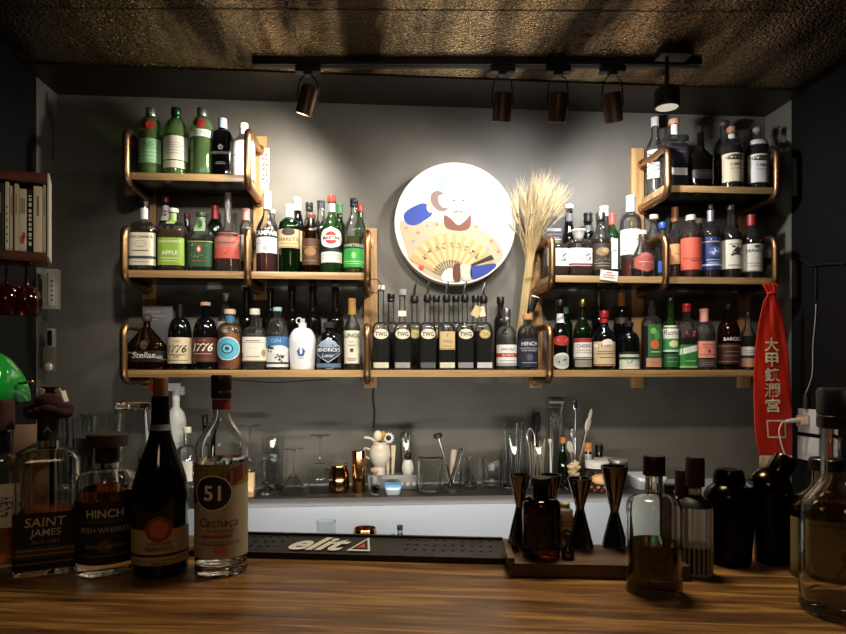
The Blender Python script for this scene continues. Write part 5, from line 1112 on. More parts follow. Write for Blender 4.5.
# ================================================================= BAR
ZBAR = CZ-.322
m0 = onz(247, 536.7, ZBAR); m1 = onz(502.6, 542.6, ZBAR); bd = (m1-m0).normalized(); BA = math.atan2(bd.y, bd.x); bn = Vector((-bd.y, bd.x, 0))
def barp(u, v, z=0): return m0+bd*u+bn*v+Vector((0, 0, z))      # u along the bar, v away from the camera
def barwood():
    m, nt, b = newmat('oiled_bar_wood')
    tc = nt.nodes.new('ShaderNodeTexCoord'); mp = nt.nodes.new('ShaderNodeMapping'); mp.inputs['Scale'].default_value = (1.0, 14, 14)
    n1 = nt.nodes.new('ShaderNodeTexNoise'); n1.inputs['Scale'].default_value = 3.0; n1.inputs['Detail'].default_value = 10; n1.inputs['Roughness'].default_value = .62; n1.inputs['Distortion'].default_value = .9
    mp2 = nt.nodes.new('ShaderNodeMapping'); mp2.inputs['Scale'].default_value = (4, 90, 90); n2 = nt.nodes.new('ShaderNodeTexNoise'); n2.inputs['Scale'].default_value = 3; n2.inputs['Detail'].default_value = 4
    nt.links.new(tc.outputs['Object'], mp.inputs['Vector']); nt.links.new(mp.outputs['Vector'], n1.inputs['Vector'])
    nt.links.new(tc.outputs['Object'], mp2.inputs['Vector']); nt.links.new(mp2.outputs['Vector'], n2.inputs['Vector'])
    cr = nt.nodes.new('ShaderNodeValToRGB'); E = cr.color_ramp.elements; E[0].position = .32; E[0].color = lin('#33200f'); E[1].position = .72; E[1].color = lin('#b58a4e')
    e = E.new(.5); e.color = lin('#6e4a24')
    mx = nt.nodes.new('ShaderNodeMath'); mx.operation = 'MULTIPLY_ADD'; mx.inputs[1].default_value = .22; 
    nt.links.new(n2.outputs['Fac'], mx.inputs[0]); nt.links.new(n1.outputs['Fac'], mx.inputs[2])
    sb_ = nt.nodes.new('ShaderNodeMath'); sb_.operation = 'SUBTRACT'; sb_.inputs[1].default_value = .11
    nt.links.new(mx.outputs[0], sb_.inputs[0]); nt.links.new(sb_.outputs[0], cr.inputs['Fac']); nt.links.new(cr.outputs['Color'], b.inputs['Base Color'])
    b.inputs['Roughness'].default_value = .36
    bp = nt.nodes.new('ShaderNodeBump'); bp.inputs['Strength'].default_value = .35; bp.inputs['Distance'].default_value = .002
    nt.links.new(mx.outputs[0], bp.inputs['Height']); nt.links.new(bp.outputs['Normal'], b.inputs['Normal']); return m
bm = bmesh.new(); box(bm, (-.80, -.80, -.05), (1.5, .006, 0), .004)
bar = finish('bar_counter', bm, barwood(), loc=m0, rz=BA); tag(bar, 'long oiled wooden bar top running the full width', 'bar counter')
bm = bmesh.new(); box(bm, (-.78, -.55, -ZBAR+.001), (1.45, -.03, -.0505)); finish('bar_front', bm, mat('#1b1512', .5), bar)
# bar mat
mw = abs((onz(247, 558, ZBAR)-m0).dot(bn)); mL = (m1-m0).length
root = empty('bar_mat', barp(-.065, 0, .0005), 'long black rubber bar mat with white lettering and a triangle', 'bar mat', BA)
bm = bmesh.new(); box(bm, (0, -mw, 0), (mL+.065, 0, .006), .0015); box(bm, (0, -mw, .006), (mL+.065, -mw+.008, .010), .001); box(bm, (0, -.008, .006), (mL+.065, 0, .010), .001)
for i in range(34):
    for j in range(4):
        if 0.155 < .02+i*.0165 < .37: continue
        x = .02+i*.0165; y = -mw+.02+j*(mw-.04)/3
        if x < mL+.05: box(bm, (x-.0025, y-.0025, .006), (x+.0025, y+.0025, .0072))
finish('rubber_mat', bm, mat('#080808', .5, 0, .3, 150), root)
e0 = onz(293, 548, ZBAR); e1 = onz(370, 548, ZBAR)
u0 = (e0-m0).dot(bd)+.065; u1 = (e1-m0).dot(bd)+.065; vm = -mw*.5
bm = bmesh.new(); uc = (u0+ (onz(350, 548, ZBAR)-m0).dot(bd)+.065)/2
wl = (onz(351, 548, ZBAR)-m0).dot(bd)+.065-u0
V_, P2_, w_, h_ = text2d('elit', .35, .03); vs = [bm.verts.new((uc+x*wl/w_, vm+y*mw*.62/h_, .0087)) for x, y in V_]
for p_ in P2_: bm.faces.new([vs[i] for i in p_])
finish('lettering', bm, mat('#d9d6d0', .5), root, smooth=False)
bm = bmesh.new(); tx0 = (onz(352, 548, ZBAR)-m0).dot(bd)+.065; tx1 = (onz(375, 548, ZBAR)-m0).dot(bd)+.065
A_ = [(tx0, vm-mw*.30), (tx1, vm-mw*.30), ((tx0+tx1)/2+.004, vm+mw*.36)]; cxm = sum(a[0] for a in A_)/3; cym = sum(a[1] for a in A_)/3
o_ = [bm.verts.new((x, y, .0088)) for x, y in A_]; i_ = [bm.verts.new((cxm+(x-cxm)*.72, cym+(y-cym)*.72, .0088)) for x, y in A_]
for k in range(3): bm.faces.new((o_[k], o_[(k+1) % 3], i_[(k+1) % 3], i_[k]))
finish('triangle_mark', bm, mat('#d9d6d0', .5), root, smooth=False)
bm = bmesh.new(); bm.faces.new([bm.verts.new((cxm+(x-cxm)*.34, cym+(y-cym)*.34, .0088)) for x, y in A_]); finish('red_mark', bm, mat('#c0442c', .5), root, smooth=False)
# ================================================================= FOREGROUND BOTTLES
def on_bar(px, base, w, z=ZBAR):
    p = onz(px, base, z); f = Vector((p.x, p.y, 0)).normalized(); d = depth(p)
    r = w/2*d/F; r = w/2*(d+r)/F; q = p+f*r; return Vector((q.x, q.y, z+.0004)), r
def fb(px, w, top, base, s0, s1, nk, cap, label, g, liq=None, L=(), k='r', n=2, dr=1, name='liquor_bottle', tap=1, rz=None, z=ZBAR, cat='bottle', seg=72, **kw):
    loc, r = on_bar(px, base, w, z); d = depth(loc); H = (HY-top)*d/F+CZ-loc.z; br = proj(loc)[1]
    a = -math.atan2(loc.x, loc.y)*.8 if rz is None else rz
    kk = dict(cap=cap)
    P = dict(k=k, s0=s0, s1=s1, nk=nk/2*d/F, n=n, dr=dr, cap=cap if cap is None or len(cap) < 4 else cap, g=g, liq=liq, L=list(L), tap=tap, **kw)
    return bottle(loc, H, r, P, name, label, br, top, rz=a, real=(g.startswith('#')), seg=seg)
DK = '#12100f'
# rum bottle at the frame edge
fb(-.5, 35, 400, 575, 470, 455, 21, ('cork', '#360a0c', 430), 'clear bottle with blue brush character and dark red wax top, partly out of frame', '#f4f2ec', ('#d9933f', 500),
   [LB(432, 452, .95, DK, name='neck_label'), LB(482, 525, .75, '#e6dcc4', T('季', .5, .5, '#2b4a8a', 0, .9, .01, .45))], n=4, dr=.9)
r_, sh_ = fb(48.5, 57, 414, 577, 462, 448, 20, ('cork', '#3a1010', 419), 'square clear rum bottle with black and bronze label and red cloth ruff', '#f6f4ee', ('#c98a3c', 508),
   [LB(419, 440, .98, DK, T('▲', .55, .3, '#b9b9b9'), name='neck_label'), LB(507, 562, .97, '#14110f', T('SAINT', .84, .16, '#d8c9a8', .12, .8, .004), T('JAMES', .64, .16, '#d8c9a8', .12, .8, .004), T('Since 1765', .5, .07, '#a08a68', .3), ('b', .22, .42, '#4a3826'), ln(.36, .7, '#9a8058'), ln(.28, .7, '#9a8058'), ('b', .12, .15, '#7a6238'))],
   n=7, dr=.95, name='rum_bottle', t=.004, bt=.018)
bm = bmesh.new(); rr = random.Random(1); L_ = at(55, 407, 1).z
loc49 = r_.location; zr = (HY-404)*depth(loc49)/F+CZ-loc49.z
for i in range(16):
    a_ = i*2*PI/16; q = bmesh.ops.create_icosphere(bm, subdivisions=2, radius=.008+.003*rr.random()); bmesh.ops.scale(bm, vec=(1.3, 1, .8), verts=q['verts'])
    bmesh.ops.translate(bm, vec=(.025*math.cos(a_), .022*math.sin(a_), zr-.012+.004*math.sin(3*a_)), verts=q['verts'])
q = bmesh.ops.create_icosphere(bm, subdivisions=3, radius=.021); bmesh.ops.scale(bm, vec=(1, 1, .85), verts=q['verts']); bmesh.ops.translate(bm, vec=(0, 0, zr), verts=q['verts'])
rf = finish('red_cloth_ruff', bm, mat('#2c0508', 1, 0, .5, 120, .3), r_); rf['label'] = 'dark red gathered cloth cap'
loc0 = bpy.data.objects['liquor_bottle.001'].location if False else None
fb(107.5, 57, 433, 578, 482, 469, 22, ('cork', '#2a180e', 446, .0245), 'round shouldered whiskey bottle with black label and wooden stopper', '#f6f2ea', ('#a35a24', 488),
   [LB(447, 462, .98, DK, name='neck_label'), LB(497, 557, .95, '#17161a', T('HINCH', .82, .13, '#cfc8b8', 0, .78, .012), T('IRISH WHISKEY', .56, .08, '#b9b0a0', 0, .85), ('o', 0, .3, .14, .1, '#5a4a3a'), T('SMALL    BATCH', .3, .055, '#a8967a', 0, .8), ln(.15, .5, '#6a5a4a'), ln(.7, .6, '#4a443c'))],
   name='whiskey_bottle', t=.004, bt=.022)
fb(160.5, 53, 377, 579.5, 495, 418, 17.5, ('corkstick', '#7c5233', 396), 'tall black red wine bottle with cork half out and cream label', 'black', None,
   [LB(424, 430, .98, '#6d6a78', name='neck_band'), LB(524, 553, .93, '#b39a72', ('o', .0, 1.02, .32, .42, '#8a3a22'), ('o', 0, 1.02, .22, .3, '#b0583a'), ('b', .12, .2, '#1c1815'), T('LANGHE', .56, .13, '#3a2c1c', 0, .5), T('NEBBIOLO', .38, .13, '#3a2c1c', 0, .55), name='label'), LB(553.4, 558, .93, '#a58c66', T('Riserva', .5, .7, '#3a2c1c', .3, .5), name='base_label')],
   k='s', name='wine_bottle')
fb(221.5, 51, 375, 578.5, 449, 413, 17.5, ('screw', '#241612', 398), 'tall clear cane spirit bottle with round 51 badge on cream label', '#f4f6f4', ('#f2f2ec', 458),
   [LB(398, 409, .98, '#7a1e1c', ('b', .85, 1, '#caa050'), name='neck_label'), LB(461, 552, .9, '#a89f88', ('b', .78, 1, '#7d7430'), ('g', -1, .62, 1, .97, '#6e2220', .16), ('g', -1, .72, 1, 1.06, '#46508f', .02), ('o', -.2, .70, .52, .19, '#d9d2bc'), ('o', -.2, .70, .48, .175, '#19161c'), T('51', .70, .16, '#e8e0cc', 0, .5, .02, -.2),
     T('Cachaça', .38, .11, '#7a2624', .2, .85, .005, -.05), T('Pirassununga', .30, .05, '#7a2624', .1, .5), ('o', 0, .1, .16, .05, '#c0694e'), ('p', -.5, .3, .23, .255, '#a8382f'), ln(.17, .5, '#8a8068'))],
   k='s', name='cane_spirit_bottle', t=.003, bt=.014)
# ruff on the first bottle
# ================================================================= TRAY, JIGGERS, CLEAR BOTTLE
TH_ = .018
tp = [onz(506, 577, ZBAR+0), onz(640, 580, ZBAR)]
t0 = onz(511, 577.5, ZBAR); tu = (onz(640, 580, ZBAR)-t0).normalized(); tv = Vector((-tu.y, tu.x, 0)); TA = math.atan2(tu.y, tu.x)
root = empty('wooden_tray', t0+Vector((0, 0, .0004)), 'dark wooden serving tray under the jiggers and brown bottle', 'tray', TA)
bm = bmesh.new(); TWd = (onz(690, 580, ZBAR)-t0).length; box(bm, (0, 0, 0), (TWd, .115, .022), .003); box(bm, (-.006, .0, .0221), (.006, .115, .030), .002)
finish('tray_board', bm, wood('#2e1d10', '#5f4225', .5, 'X', 1, coat=.1), root)
ZT = ZBAR+.0226
DST = mat('#857f79', .13, 1, .03, 20)
def jigger(px, base, top, waist, wt, wb, label, z=ZT):
    loc, r = on_bar(px, base, wb, z); s = depth(loc)/F; H = (HY-top)*depth(loc)/F+CZ-loc.z; zw = (HY-waist)*depth(loc)/F+CZ-loc.z; ru = wt/2*s; rb = wb/2*s
    bm = bmesh.new(); lathe(bm, [(rb-.0012, 0), (rb, 0), (rb, .002), (.0075, zw-.004), (.007, zw), (.0078, zw+.004), (ru, H-.002), (ru, H), (ru-.0013, H), (.005, zw+.008), (0, zw+.007)], 48)
    loft(bm, [(0, rb-.0012, rb-.0012, 2), (zw-.01, .004, .004, 2), (zw-.009, 0, 0, 2)], 48, flip=True)
    return tag(finish('jigger', bm, DST, loc=loc), label, 'jigger')
jigger(520, 551, 474.5, 506, 21, 27, 'dark steel jigger beside the tray end, behind the brown bottle')
jigger(551, 548, 474.5, 506, 21, 25, 'dark steel jigger mostly hidden behind the brown bottle')
jigger(580, 551, 478, 508, 24, 27, 'middle dark steel jigger with wide base beside the paper tagged bottle')
jigger(614.5, 550, 466, 511, 27, 26, 'tallest dark steel jigger next to the big clear bottle')
fb(541.3, 38, 477, 561, 505, 497, 17, ('screw', '#1a0e0c', 485, .014), 'brown glass apothecary bottle with glass stopper on the tray', '#5a1c10', ('#3a0c06', 515), [], name='apothecary_bottle', z=ZT, t=.003)
loc, r = on_bar(568, 560.5, 12, ZT); bm = bmesh.new(); s = depth(loc)/F
bottle(loc, (HY-534)*depth(loc)/F+CZ-loc.z, 6.5*s, dict(k='r', s0=552, s1=546, nk=2.4*s, cap=('screw', '#1c0e0c', 540), g='brown', L=[]), 'dropper_bottle', 'tiny dark red bottle at the foot of the middle jigger', proj(loc)[1], 534)
loc, r = on_bar(564, 548, 15, ZT); s = depth(loc)/F
bottle(loc, (HY-503)*depth(loc)/F+CZ-loc.z, 8*s, dict(k='r', s0=512, s1=507, nk=5*s, cap=('screw', '#c9b98c', 506), g='pale', n=4, L=[LB(514, 545, .9, '#cdb478', ('o', 0, .4, .6, .18, '#6a4a24'), ln(.8, .6, '#6a4a24'), ln(.7, .5, '#6a4a24'))]), 'paper_wrapped_bottle', 'small bottle in yellowed paper wrap between brown bottle and middle jigger', proj(loc)[1], 503)
fb(654, 54, 455.5, 600, 507, 494, 17.5, ('screw', '#1a120e', 475, .0135), 'large clear bottle half full of dark spirit with black stopper', '#f2f2ea', ('#1c130c', 541), [], name='spirit_bottle', t=.0035, bt=.022)
# ribbed bottle with cork
r_, sh_ = fb(695, 34, 457, 579, 512, 497, 13, ('cork', '#2c180e', 486, .0115), 'ribbed clear bottle with large dark cork', 'ribbed', ('!#080504', 545), [LB(494, 506, .99, '#15100d', name='neck_collar')], name='ribbed_bottle', ribs=22, ramp=.15, seg=176)
fb(682, 12, 470, 572, 520, 505, 9, ('cork', '#2f1a12', 496, .009), 'slim corked bottle squeezed behind the ribbed bottle', 'smoke', None, [], name='slim_bottle')
fb(669, 16, 484, 566, 510, 500, 9, ('screw', '#2a211b', 490), 'small dark topped bottle behind the large clear bottle', 'smoke', None, [], name='small_bottle')
GM = mat('#1c1a1a', .16, 1, .02, 30)
loc, r = on_bar(729, 569, 47); s = depth(loc)/F; hz = lambda y: (HY-y)*depth(loc)/F+CZ-loc.z
root = empty('cocktail_shaker', loc, 'black steel cobbler shaker standing closed behind the ribbed bottle', 'shaker')
R_ = 24*s; bm = bmesh.new(); lathe(bm, [(0, 0), (R_*.82, 0), (R_*.85, .004), (R_, hz(505)), (R_*.99, hz(500)), (0, hz(500)+.0002)], 48); finish('cup', bm, GM, root)
bm = bmesh.new(); lathe(bm, [(0, hz(499)), (R_*1.02, hz(499)), (R_*1.0, hz(494)), (R_*.85, hz(488)), (R_*.62, hz(484)), (0, hz(484)+.0002)], 48, ribs=24, ramp=.02); finish('strainer', bm, GM, root)
bm = bmesh.new(); lathe(bm, [(0, hz(483)), (R_*.64, hz(483)), (R_*.62, hz(474)), (R_*.52, hz(469)), (0, hz(468))], 40, ribs=20, ramp=.02); finish('cap', bm, GM, root)
loc, r = on_bar(771, 567, 36); s = depth(loc)/F; hz = lambda y: (HY-y)*depth(loc)/F+CZ-loc.z; R_ = 19*s
root = empty('boston_shaker', loc, 'black steel shaker with its small tin tipped sideways on top', 'shaker')
bm = bmesh.new(); lathe(bm, [(R_*.7, .001), (R_*.75, 0), (R_*.78, .004), (R_*.98, hz(497)), (R_*1.06, hz(490)), (R_*1.02, hz(490)), (R_*.9, hz(497)), (0, hz(515))], 48); finish('mixing_tin', bm, GM, root)
bm = bmesh.new(); M_ = Matrix.Translation((.004, 0, hz(480))) @ Matrix.Rotation(.55, 4, 'Y'); lathe(bm, [(0, -.022), (R_*1.12, -.022), (R_*1.16, -.014), (R_*1.0, 0), (R_*.75, .010), (R_*.62, .014), (R_*.60, .040), (R_*.54, .044), (0, .045)], 48)
bmesh.ops.transform(bm, matrix=M_, verts=bm.verts); finish('tilted_top', bm, mat('#3a2c22', .16, 1, .02, 30), root)
fb(826, 66, 458, 584, 508, 484, 26, ('screw', '#1b1512', 470), 'big amber bottle with tall beige label drawn with a figure', '#e9ddc8', ('#8a4a1c', 500),
   [LB(515, 581, .95, '#8f8258', ('s', -.5, .3, .25, .08, '#2c261a', 10), ('o', .35, .5, .14, .1, '#4a4230'), ('g', .2, .3, .55, .62, '#4a4230', .07), ('g', .1, .2, .4, .5, '#4a4230', .05), ('g', .35, .5, .8, .62, '#4a4230', .04), ('o', .42, .7, .08, .06, '#4a4230'), ('p', .1, .8, .1, .12, '#4a4230'), ln(.1, .5, '#5a5038'), ln(.93, .7, '#5a5038'))],
   k='s', n=3, dr=.95, name='amber_spirit_bottle', t=.004)
fb(846, 82, 388, 626, 512, 474, 44, ('screw', '#0d0b0a', 428), 'nearest empty clear bottle cut off by the frame edge', '#f0f2ee', None, [], k='s', name='empty_clear_bottle', t=.0035, bt=.016)
# nested pint glasses behind the bottles
def nest(px, w, tops, base, lab, inv=False, taper=.75, ribs=0, ramp=0, h=None):
    loc, r = on_bar(px, base, w*taper); d = depth(loc); s = d/F; r = w/2*s; n = len(tops)
    zz = [(HY-t)*s+CZ-loc.z for t in tops]; H = h or zz[-1]
    for i, zt in enumerate(zz):
        H = .150; zb = zt-H
        if i == n-1: H = zt; zb = 0
        t = .0022; seg = 48
        po = [(0, 0), (r*taper*.95, 0)]+[(r*(taper+(1-taper)*j/6), .002+(H-.002)*j/6) for j in range(7)]
        pi = [(0, .009), (r*taper*.92-t, .0095)]+[(r*(taper+(1-taper)*j/6)-t, .012+(H-.012)*j/6) for j in range(7)]
        gl_lathe('pint_glass', po, pi, (loc.x, loc.y, loc.z+max(zb, 0)), lab[i], 'glass', None, seg if not ribs else ribs*4, ribs, ramp)
nest(77, 38, [437], 545, ['ribbed clear pint glass beside the square rum bottle'], ribs=18, ramp=.03)
nest(101, 42, [437], 540, ['ribbed clear pint glass behind the black labelled whiskey'], ribs=18, ramp=.03)
# upper glasses stacked on the pints, upside-down tumblers
def on_top(px, w, top, bottom_row, src_px, src_base, label, inv=False, ribs=0):
    loc, r = on_bar(src_px, src_base, w*.75); s = depth(loc)/F; zb = (HY-bottom_row)*s+CZ; zt = (HY-top)*s+CZ; r = w/2*s; H = zt-zb; t = .0024; tp = .82
    po = [(0, 0), (r*tp*.95, 0)]+[(r*(tp+(1-tp)*j/6), .002+(H-.002)*j/6) for j in range(7)]
    pi = [(0, .010), (r*tp*.92-t, .0105)]+[(r*(tp+(1-tp)*j/6)-t, .013+(H-.013)*j/6) for j in range(7)]
    if inv: po = [(a, H-b) for a, b in po][::-1]; pi = [(a, H-b) for a, b in pi][::-1]
    bm = bmesh.new(); lathe(bm, po, 72, ribs=ribs, ramp=.03 if ribs else 0); loft(bm, [(b, a, a, 2) for a, b in pi], 72, flip=True)
    bmesh.ops.bridge_loops(bm, edges=[e for e in bm.edges if e.is_boundary])
    return tag(finish('stacked_tumbler', bm, glass(CG), loc=(loc.x, loc.y, zb+.0006)), label, 'glass')
def inner_top(px, w, top, base, label, depth_row, ribs=18):
    loc, r = on_bar(px, base, w*.75); s = depth(loc)/F; zt = (HY-top)*s+CZ; H = .13; r = w/2*s*.93; t = .002; tp = .72
    po = [(0, 0), (r*tp*.95, 0)]+[(r*(tp+(1-tp)*j/6), .002+(H-.002)*j/6) for j in range(7)]; pi = [(0, .009), (r*tp*.92-t, .0095)]+[(r*(tp+(1-tp)*j/6)-t, .012+(H-.012)*j/6) for j in range(7)]
    return gl_lathe('pint_glass', po, pi, (loc.x, loc.y, zt-H), label, 'glass', None, ribs*4, ribs, .03)
inner_top(77, 38, 417, 545, 'upper clear pint glass nested in the one beside the rum bottle', 0)
inner_top(101, 42, 413, 540, 'upper clear pint glass nested in the one behind the whiskey', 0)
loc, r = on_bar(133, 538, 34); s = depth(loc)/F
on_top(133, 37, 476, proj(Vector((loc.x, loc.y, ZBAR)))[1], 133, 538, 'clear ribbed tumbler standing under the upturned glass', ribs=16)
on_top(133, 40, 403, 475.5, 133, 538, 'thick upturned beer glass balanced above the tumbler by the wine bottle', inv=True)
# banknote paper behind the rum bottle
loc = onz(28, 548, ZBAR); s = depth(loc)/F
root = empty('paper_card', loc+Vector((0, 0, .0004)), 'pink and cream printed card standing behind the square rum bottle', 'card', .1)
bm = bmesh.new(); w_ = 17*s; h_ = (548-425)*s; box(bm, (-w_, 0, 0), (w_, .0012, h_), .0003); bmesh.ops.rotate(bm, verts=bm.verts, cent=(0, 0, 0), matrix=Matrix.Rotation(-.08, 3, 'X')); finish('card_sheet', bm, mat('#d9b8a0', .7, 0, 0, 18, .2), root)
root = empty('banknote', loc+Vector((.012, -.016, .0004)), 'grey green banknote leaning on the pink card', 'banknote', .1)
bm = bmesh.new(); R = Matrix.Translation((0, 0, (548-455)*s)) @ Matrix.Rotation(-.5, 4, 'Y'); box(bm, (-.036, 0, -.017), (.036, .0006, .017), M=R); box(bm, (-.033, -.0004, -.0145), (.033, 0, .0145), mi=1, M=R)
q = box(bm, (-.010, -.0008, -.011), (.010, -.0004, .011), mi=0, M=R); tube(bm, [(0, .001, 0), (0, .001, (548-452)*s)], .0015, 6, mi=1); finish('note', bm, [mat('#b8b494', .7), mat('#6c6b50', .7, 0, .1, 200, .3)], root)
# ================================================================= GREEN LAMP
loc = onz(2, 538, ZBAR); loc.y = max(loc.y, 1.13); s = depth(loc)/F
root = empty('bankers_lamp', (loc.x, loc.y, ZBAR+.0004), 'brass desk lamp with glossy emerald green glass shade', 'lamp', -.15)
zs = (HY-402)*s+CZ-ZBAR; zt = (HY-349)*s+CZ-ZBAR
bm = bmesh.new(); n = 24; m_ = 14; L = .09; prev = None; e_ = (27-10)*s
rings = []
for i in range(n+1):
    t = -1+2*i/n; ra = math.sqrt(max(0, 1-abs(t)**3.2))**1.0; row = []
    for j in range(m_+1):
        th = PI*j/m_; rr_ = .35+.65*ra
        row.append(bm.verts.new((e_+(-L+t*L)*1.0, -math.cos(th)*.06*(.55+.45*ra), zs+max(.0, math.sin(th))**.8*(zt-zs)*ra+.0)))
    rings.append(row)
for a_, b_ in zip(rings, rings[1:]):
    for j in range(m_): bm.faces.new((a_[j], b_[j], b_[j+1], a_[j+1]))
bmesh.ops.recalc_face_normals(bm, faces=bm.faces)
o = finish('lamp_shade', bm, mat('#17a338', .08, 0, 0, 60, 0, .6), root); md = o.modifiers.new('s', 'SOLIDIFY'); md.thickness = .003
BR = mat('#9a7a44', .25, 1)
bm = bmesh.new(); tube(bm, [(e_-L, 0, .012), (e_-L, 0, zs+.02)], .006, 12); tube(bm, [(e_-2*L, 0, zs-.002), (e_+.004, 0, zs-.002)], .003, 10); finish('stem', bm, BR, root)
bm = bmesh.new(); lathe(bm, [(0, 0), (.06, 0), (.062, .006), (.04, .014), (.01, .018), (0, .018)], 40, cx=e_-L); finish('base', bm, BR, root)
bm = bmesh.new(); tube(bm, [(e_+.0, 0, zs+.035), (e_+.022, 0, zs+.037)], .0025, 8); q = bmesh.ops.create_uvsphere(bm, u_segments=12, v_segments=8, radius=.006); bmesh.ops.translate(bm, vec=(e_+.026, 0, zs+.037), verts=q['verts']); finish('switch', bm, BR, root)
# ================================================================= BOOK SHELF ON THE SIDE WALL
KR = math.atan2(-ray(47, 0).x, ray(47, 0).y)-.05; KP = at(47, 300, 1.9); KD = depth(KP)
DH = math.hypot(KP.x, KP.y); A47 = math.atan((47-CX)/F)
def kx(px): return DH*math.tan(math.atan((px-CX)/F)-A47)
def kz(py): return CZ+(HY-py)*KD/F
KM = Matrix.Translation((KP.x, KP.y, 0)) @ Matrix.Rotation(KR, 4, 'Z')
def kw(x, y, z): return KM @ Vector((x, y, z))
RW = wood('#3a1410', '#5c241a', .4, 'X', 1)
WL = kx(-38)
root = empty('wall_bookshelf', kw(0, 0, kz(262)), 'dark red wooden shelf of books fixed to the side wall', 'bookshelf', KR)
def bb(name, a, b, m, parent, bev=.001): bm = bmesh.new(); box(bm, a, b, bev); return finish(name, bm, m, parent)
Hs = kz(174)-kz(262); zsb = kz(253)-kz(262)
bb('top_board', (WL, 0, Hs-(kz(174)-kz(184))), (0, .13, Hs), RW, root); bb('bottom_board', (WL, 0, 0), (0, .13, zsb), RW, root); bb('back_panel', (WL, .125, zsb+.0002), (0, .13, Hs-.036), mat('#1c0e0b', .6), root)
books = [(-4, 3.8, 188, '#1c1a18', 'black book at the frame edge of the red shelf'), (4.5, 9, 186, '#d8cfbc', 'cream paperback with a line of dots on its spine'), (9.5, 13, 189, '#d9d2c0', 'slim off white book beside the dotted spine'), (14, 18.5, 187, '#c9bea8', 'pale book just before the spine with the red picture'),
         (18.6, 26.5, 191, '#cfc6b4', 'wide pale book with a red picture on its spine'), (27, 32.8, 190, '#15130f', 'black book with white vertical lettering'), (33.2, 42.5, 187, '#ded2b8', 'thick cream ring binder like volume'),
         (42.8, 46.4, 184.6, '#cbbfa6', 'tall narrow beige book at the open end of the shelf')]
for i, (a_, b_, t_, c, l) in enumerate(books):
    X0 = kx(a_); X1 = kx(b_); zb = kz(253)+.0006; h = kz(t_)-zb; r2 = empty('book', kw((X0+X1)/2, .002+.003*(i % 3), zb), l, 'book', KR)
    hw = (X1-X0)/2-.0004
    bm = bmesh.new(); box(bm, (-hw, 0, 0), (hw, .115, h), .0012); finish('cover', bm, mat(c, .6, 0, 0, 40, .08), r2)
    if i == 5:
        bm = bmesh.new(); rq = random.Random(2); z_ = h*.1
        while z_ < h*.9: l_ = rq.uniform(.004, .011); box(bm, (-hw*.5, -.0006, z_), (hw*.5, 0, z_+l_)); z_ += l_+rq.uniform(.003, .008)
        pass; finish('spine_lettering', bm, mat('#e6e2d6', .6), r2)
    elif i == 4:
        bm = bmesh.new(); box(bm, (-hw*.6, -.0006, h*.12), (hw*.3, 0, h*.24)); box(bm, (-hw*.1, -.0006, h*.2), (hw*.7, 0, h*.3)); finish('spine_picture', bm, mat('#b4472f', .6), r2)
        bm = bmesh.new(); box(bm, (-hw*.7, -.0006, h*.6), (hw*.7, 0, h*.85)); finish('spine_panel', bm, mat('#9c9788', .6), r2)
    elif i == 1:
        bm = bmesh.new()
        for k in range(6): box(bm, (-hw*.3, -.0006, h*(.12+.1*k)), (hw*.3, 0, h*(.15+.1*k)))
        finish('spine_marks', bm, mat('#3a352c', .6), r2)
    else:
        bm = bmesh.new(); box(bm, (-hw*.25, -.0006, h*.55), (hw*.25, 0, h*.85)); finish('spine_title', bm, mat('#8a7a68', .6), r2)
bm = bmesh.new(); box(bm, (.0006, 0, 0), (.006, .12, kz(173)-kz(257)), .001); tag(finish('white_folder', bm, mat('#dcd6cb', .5), loc=kw(0, 0, kz(257)), rz=KR), 'thin white folder held against the end of the red shelf', 'folder')
for i, px in enumerate((4.5, 25)):
    r2 = empty('hanging_wine_glass', kw(kx(px), .045, kz(262)-.0005), 'dark red wine glass hanging upside down below the books, %s' % ('half hidden by the frame edge' if i == 0 else 'wholly in view'), 'wine glass', KR)
    bm = bmesh.new(); lathe(bm, [(.030, -.151), (.034, -.148), (.041, -.12), (.040, -.095), (.028, -.072), (.006, -.062), (.0038, -.05), (.0038, -.015), (.008, -.008), (.030, -.004), (.031, -.001), (0, -.001)], 36); finish('glass_body', bm, thin('#8a2a1e', .35), r2)
# white wall box, cables
def rbox(name, px0, px1, py0, py1, Y, dep, m, label, cat, extra=None):
    a_ = at((px0+px1)/2, py1, Y); X0 = at(px0, 300, Y).x; X1 = at(px1, 300, Y).x; z0 = a_.z; z1 = at((px0+px1)/2, py0, Y).z
    r2 = empty(name, ((X0+X1)/2, Y, z0), label, cat); hw = (X1-X0)/2; bm = bmesh.new(); box(bm, (-hw, 0, 0), (hw, dep, z1-z0), .003); finish('casing', bm, m, r2); return r2, hw, z1-z0
XWL = XL
r2, hw, h = rbox('wall_thermostat', 42, 57, 269, 309, 2.40, .03, mat('#b9b4a4', .45), 'pale wall mounted control box beside the hanging glasses', 'thermostat')
bm = bmesh.new(); box(bm, (-hw*.2, -.003, h*.08), (hw*.65, 0, h*.9), .001); finish('front_cover', bm, mat('#d6d3c8', .4), r2)
bm = bmesh.new()
for k in range(5): box(bm, (hw*.3, -.004, h*(.2+.12*k)), (hw*.55, -.003, h*(.24+.12*k)))
finish('buttons', bm, mat('#5a564c', .5), r2)
r2, hw, h = rbox('wall_fitting', 42.5, 54, 347, 372, 2.40, .03, mat('#8a8172', .4, .4), 'grey metal wall fitting with round bright end', 'wall fitting')
bm = bmesh.new(); q = bmesh.ops.create_uvsphere(bm, u_segments=20, v_segments=12, radius=.017); bmesh.ops.scale(bm, vec=(1, .6, 1), verts=bm.verts); bmesh.ops.translate(bm, vec=(.002, -.004, .018), verts=bm.verts); finish('round_end', bm, mat('#d9d4c6', .25, .5), r2)
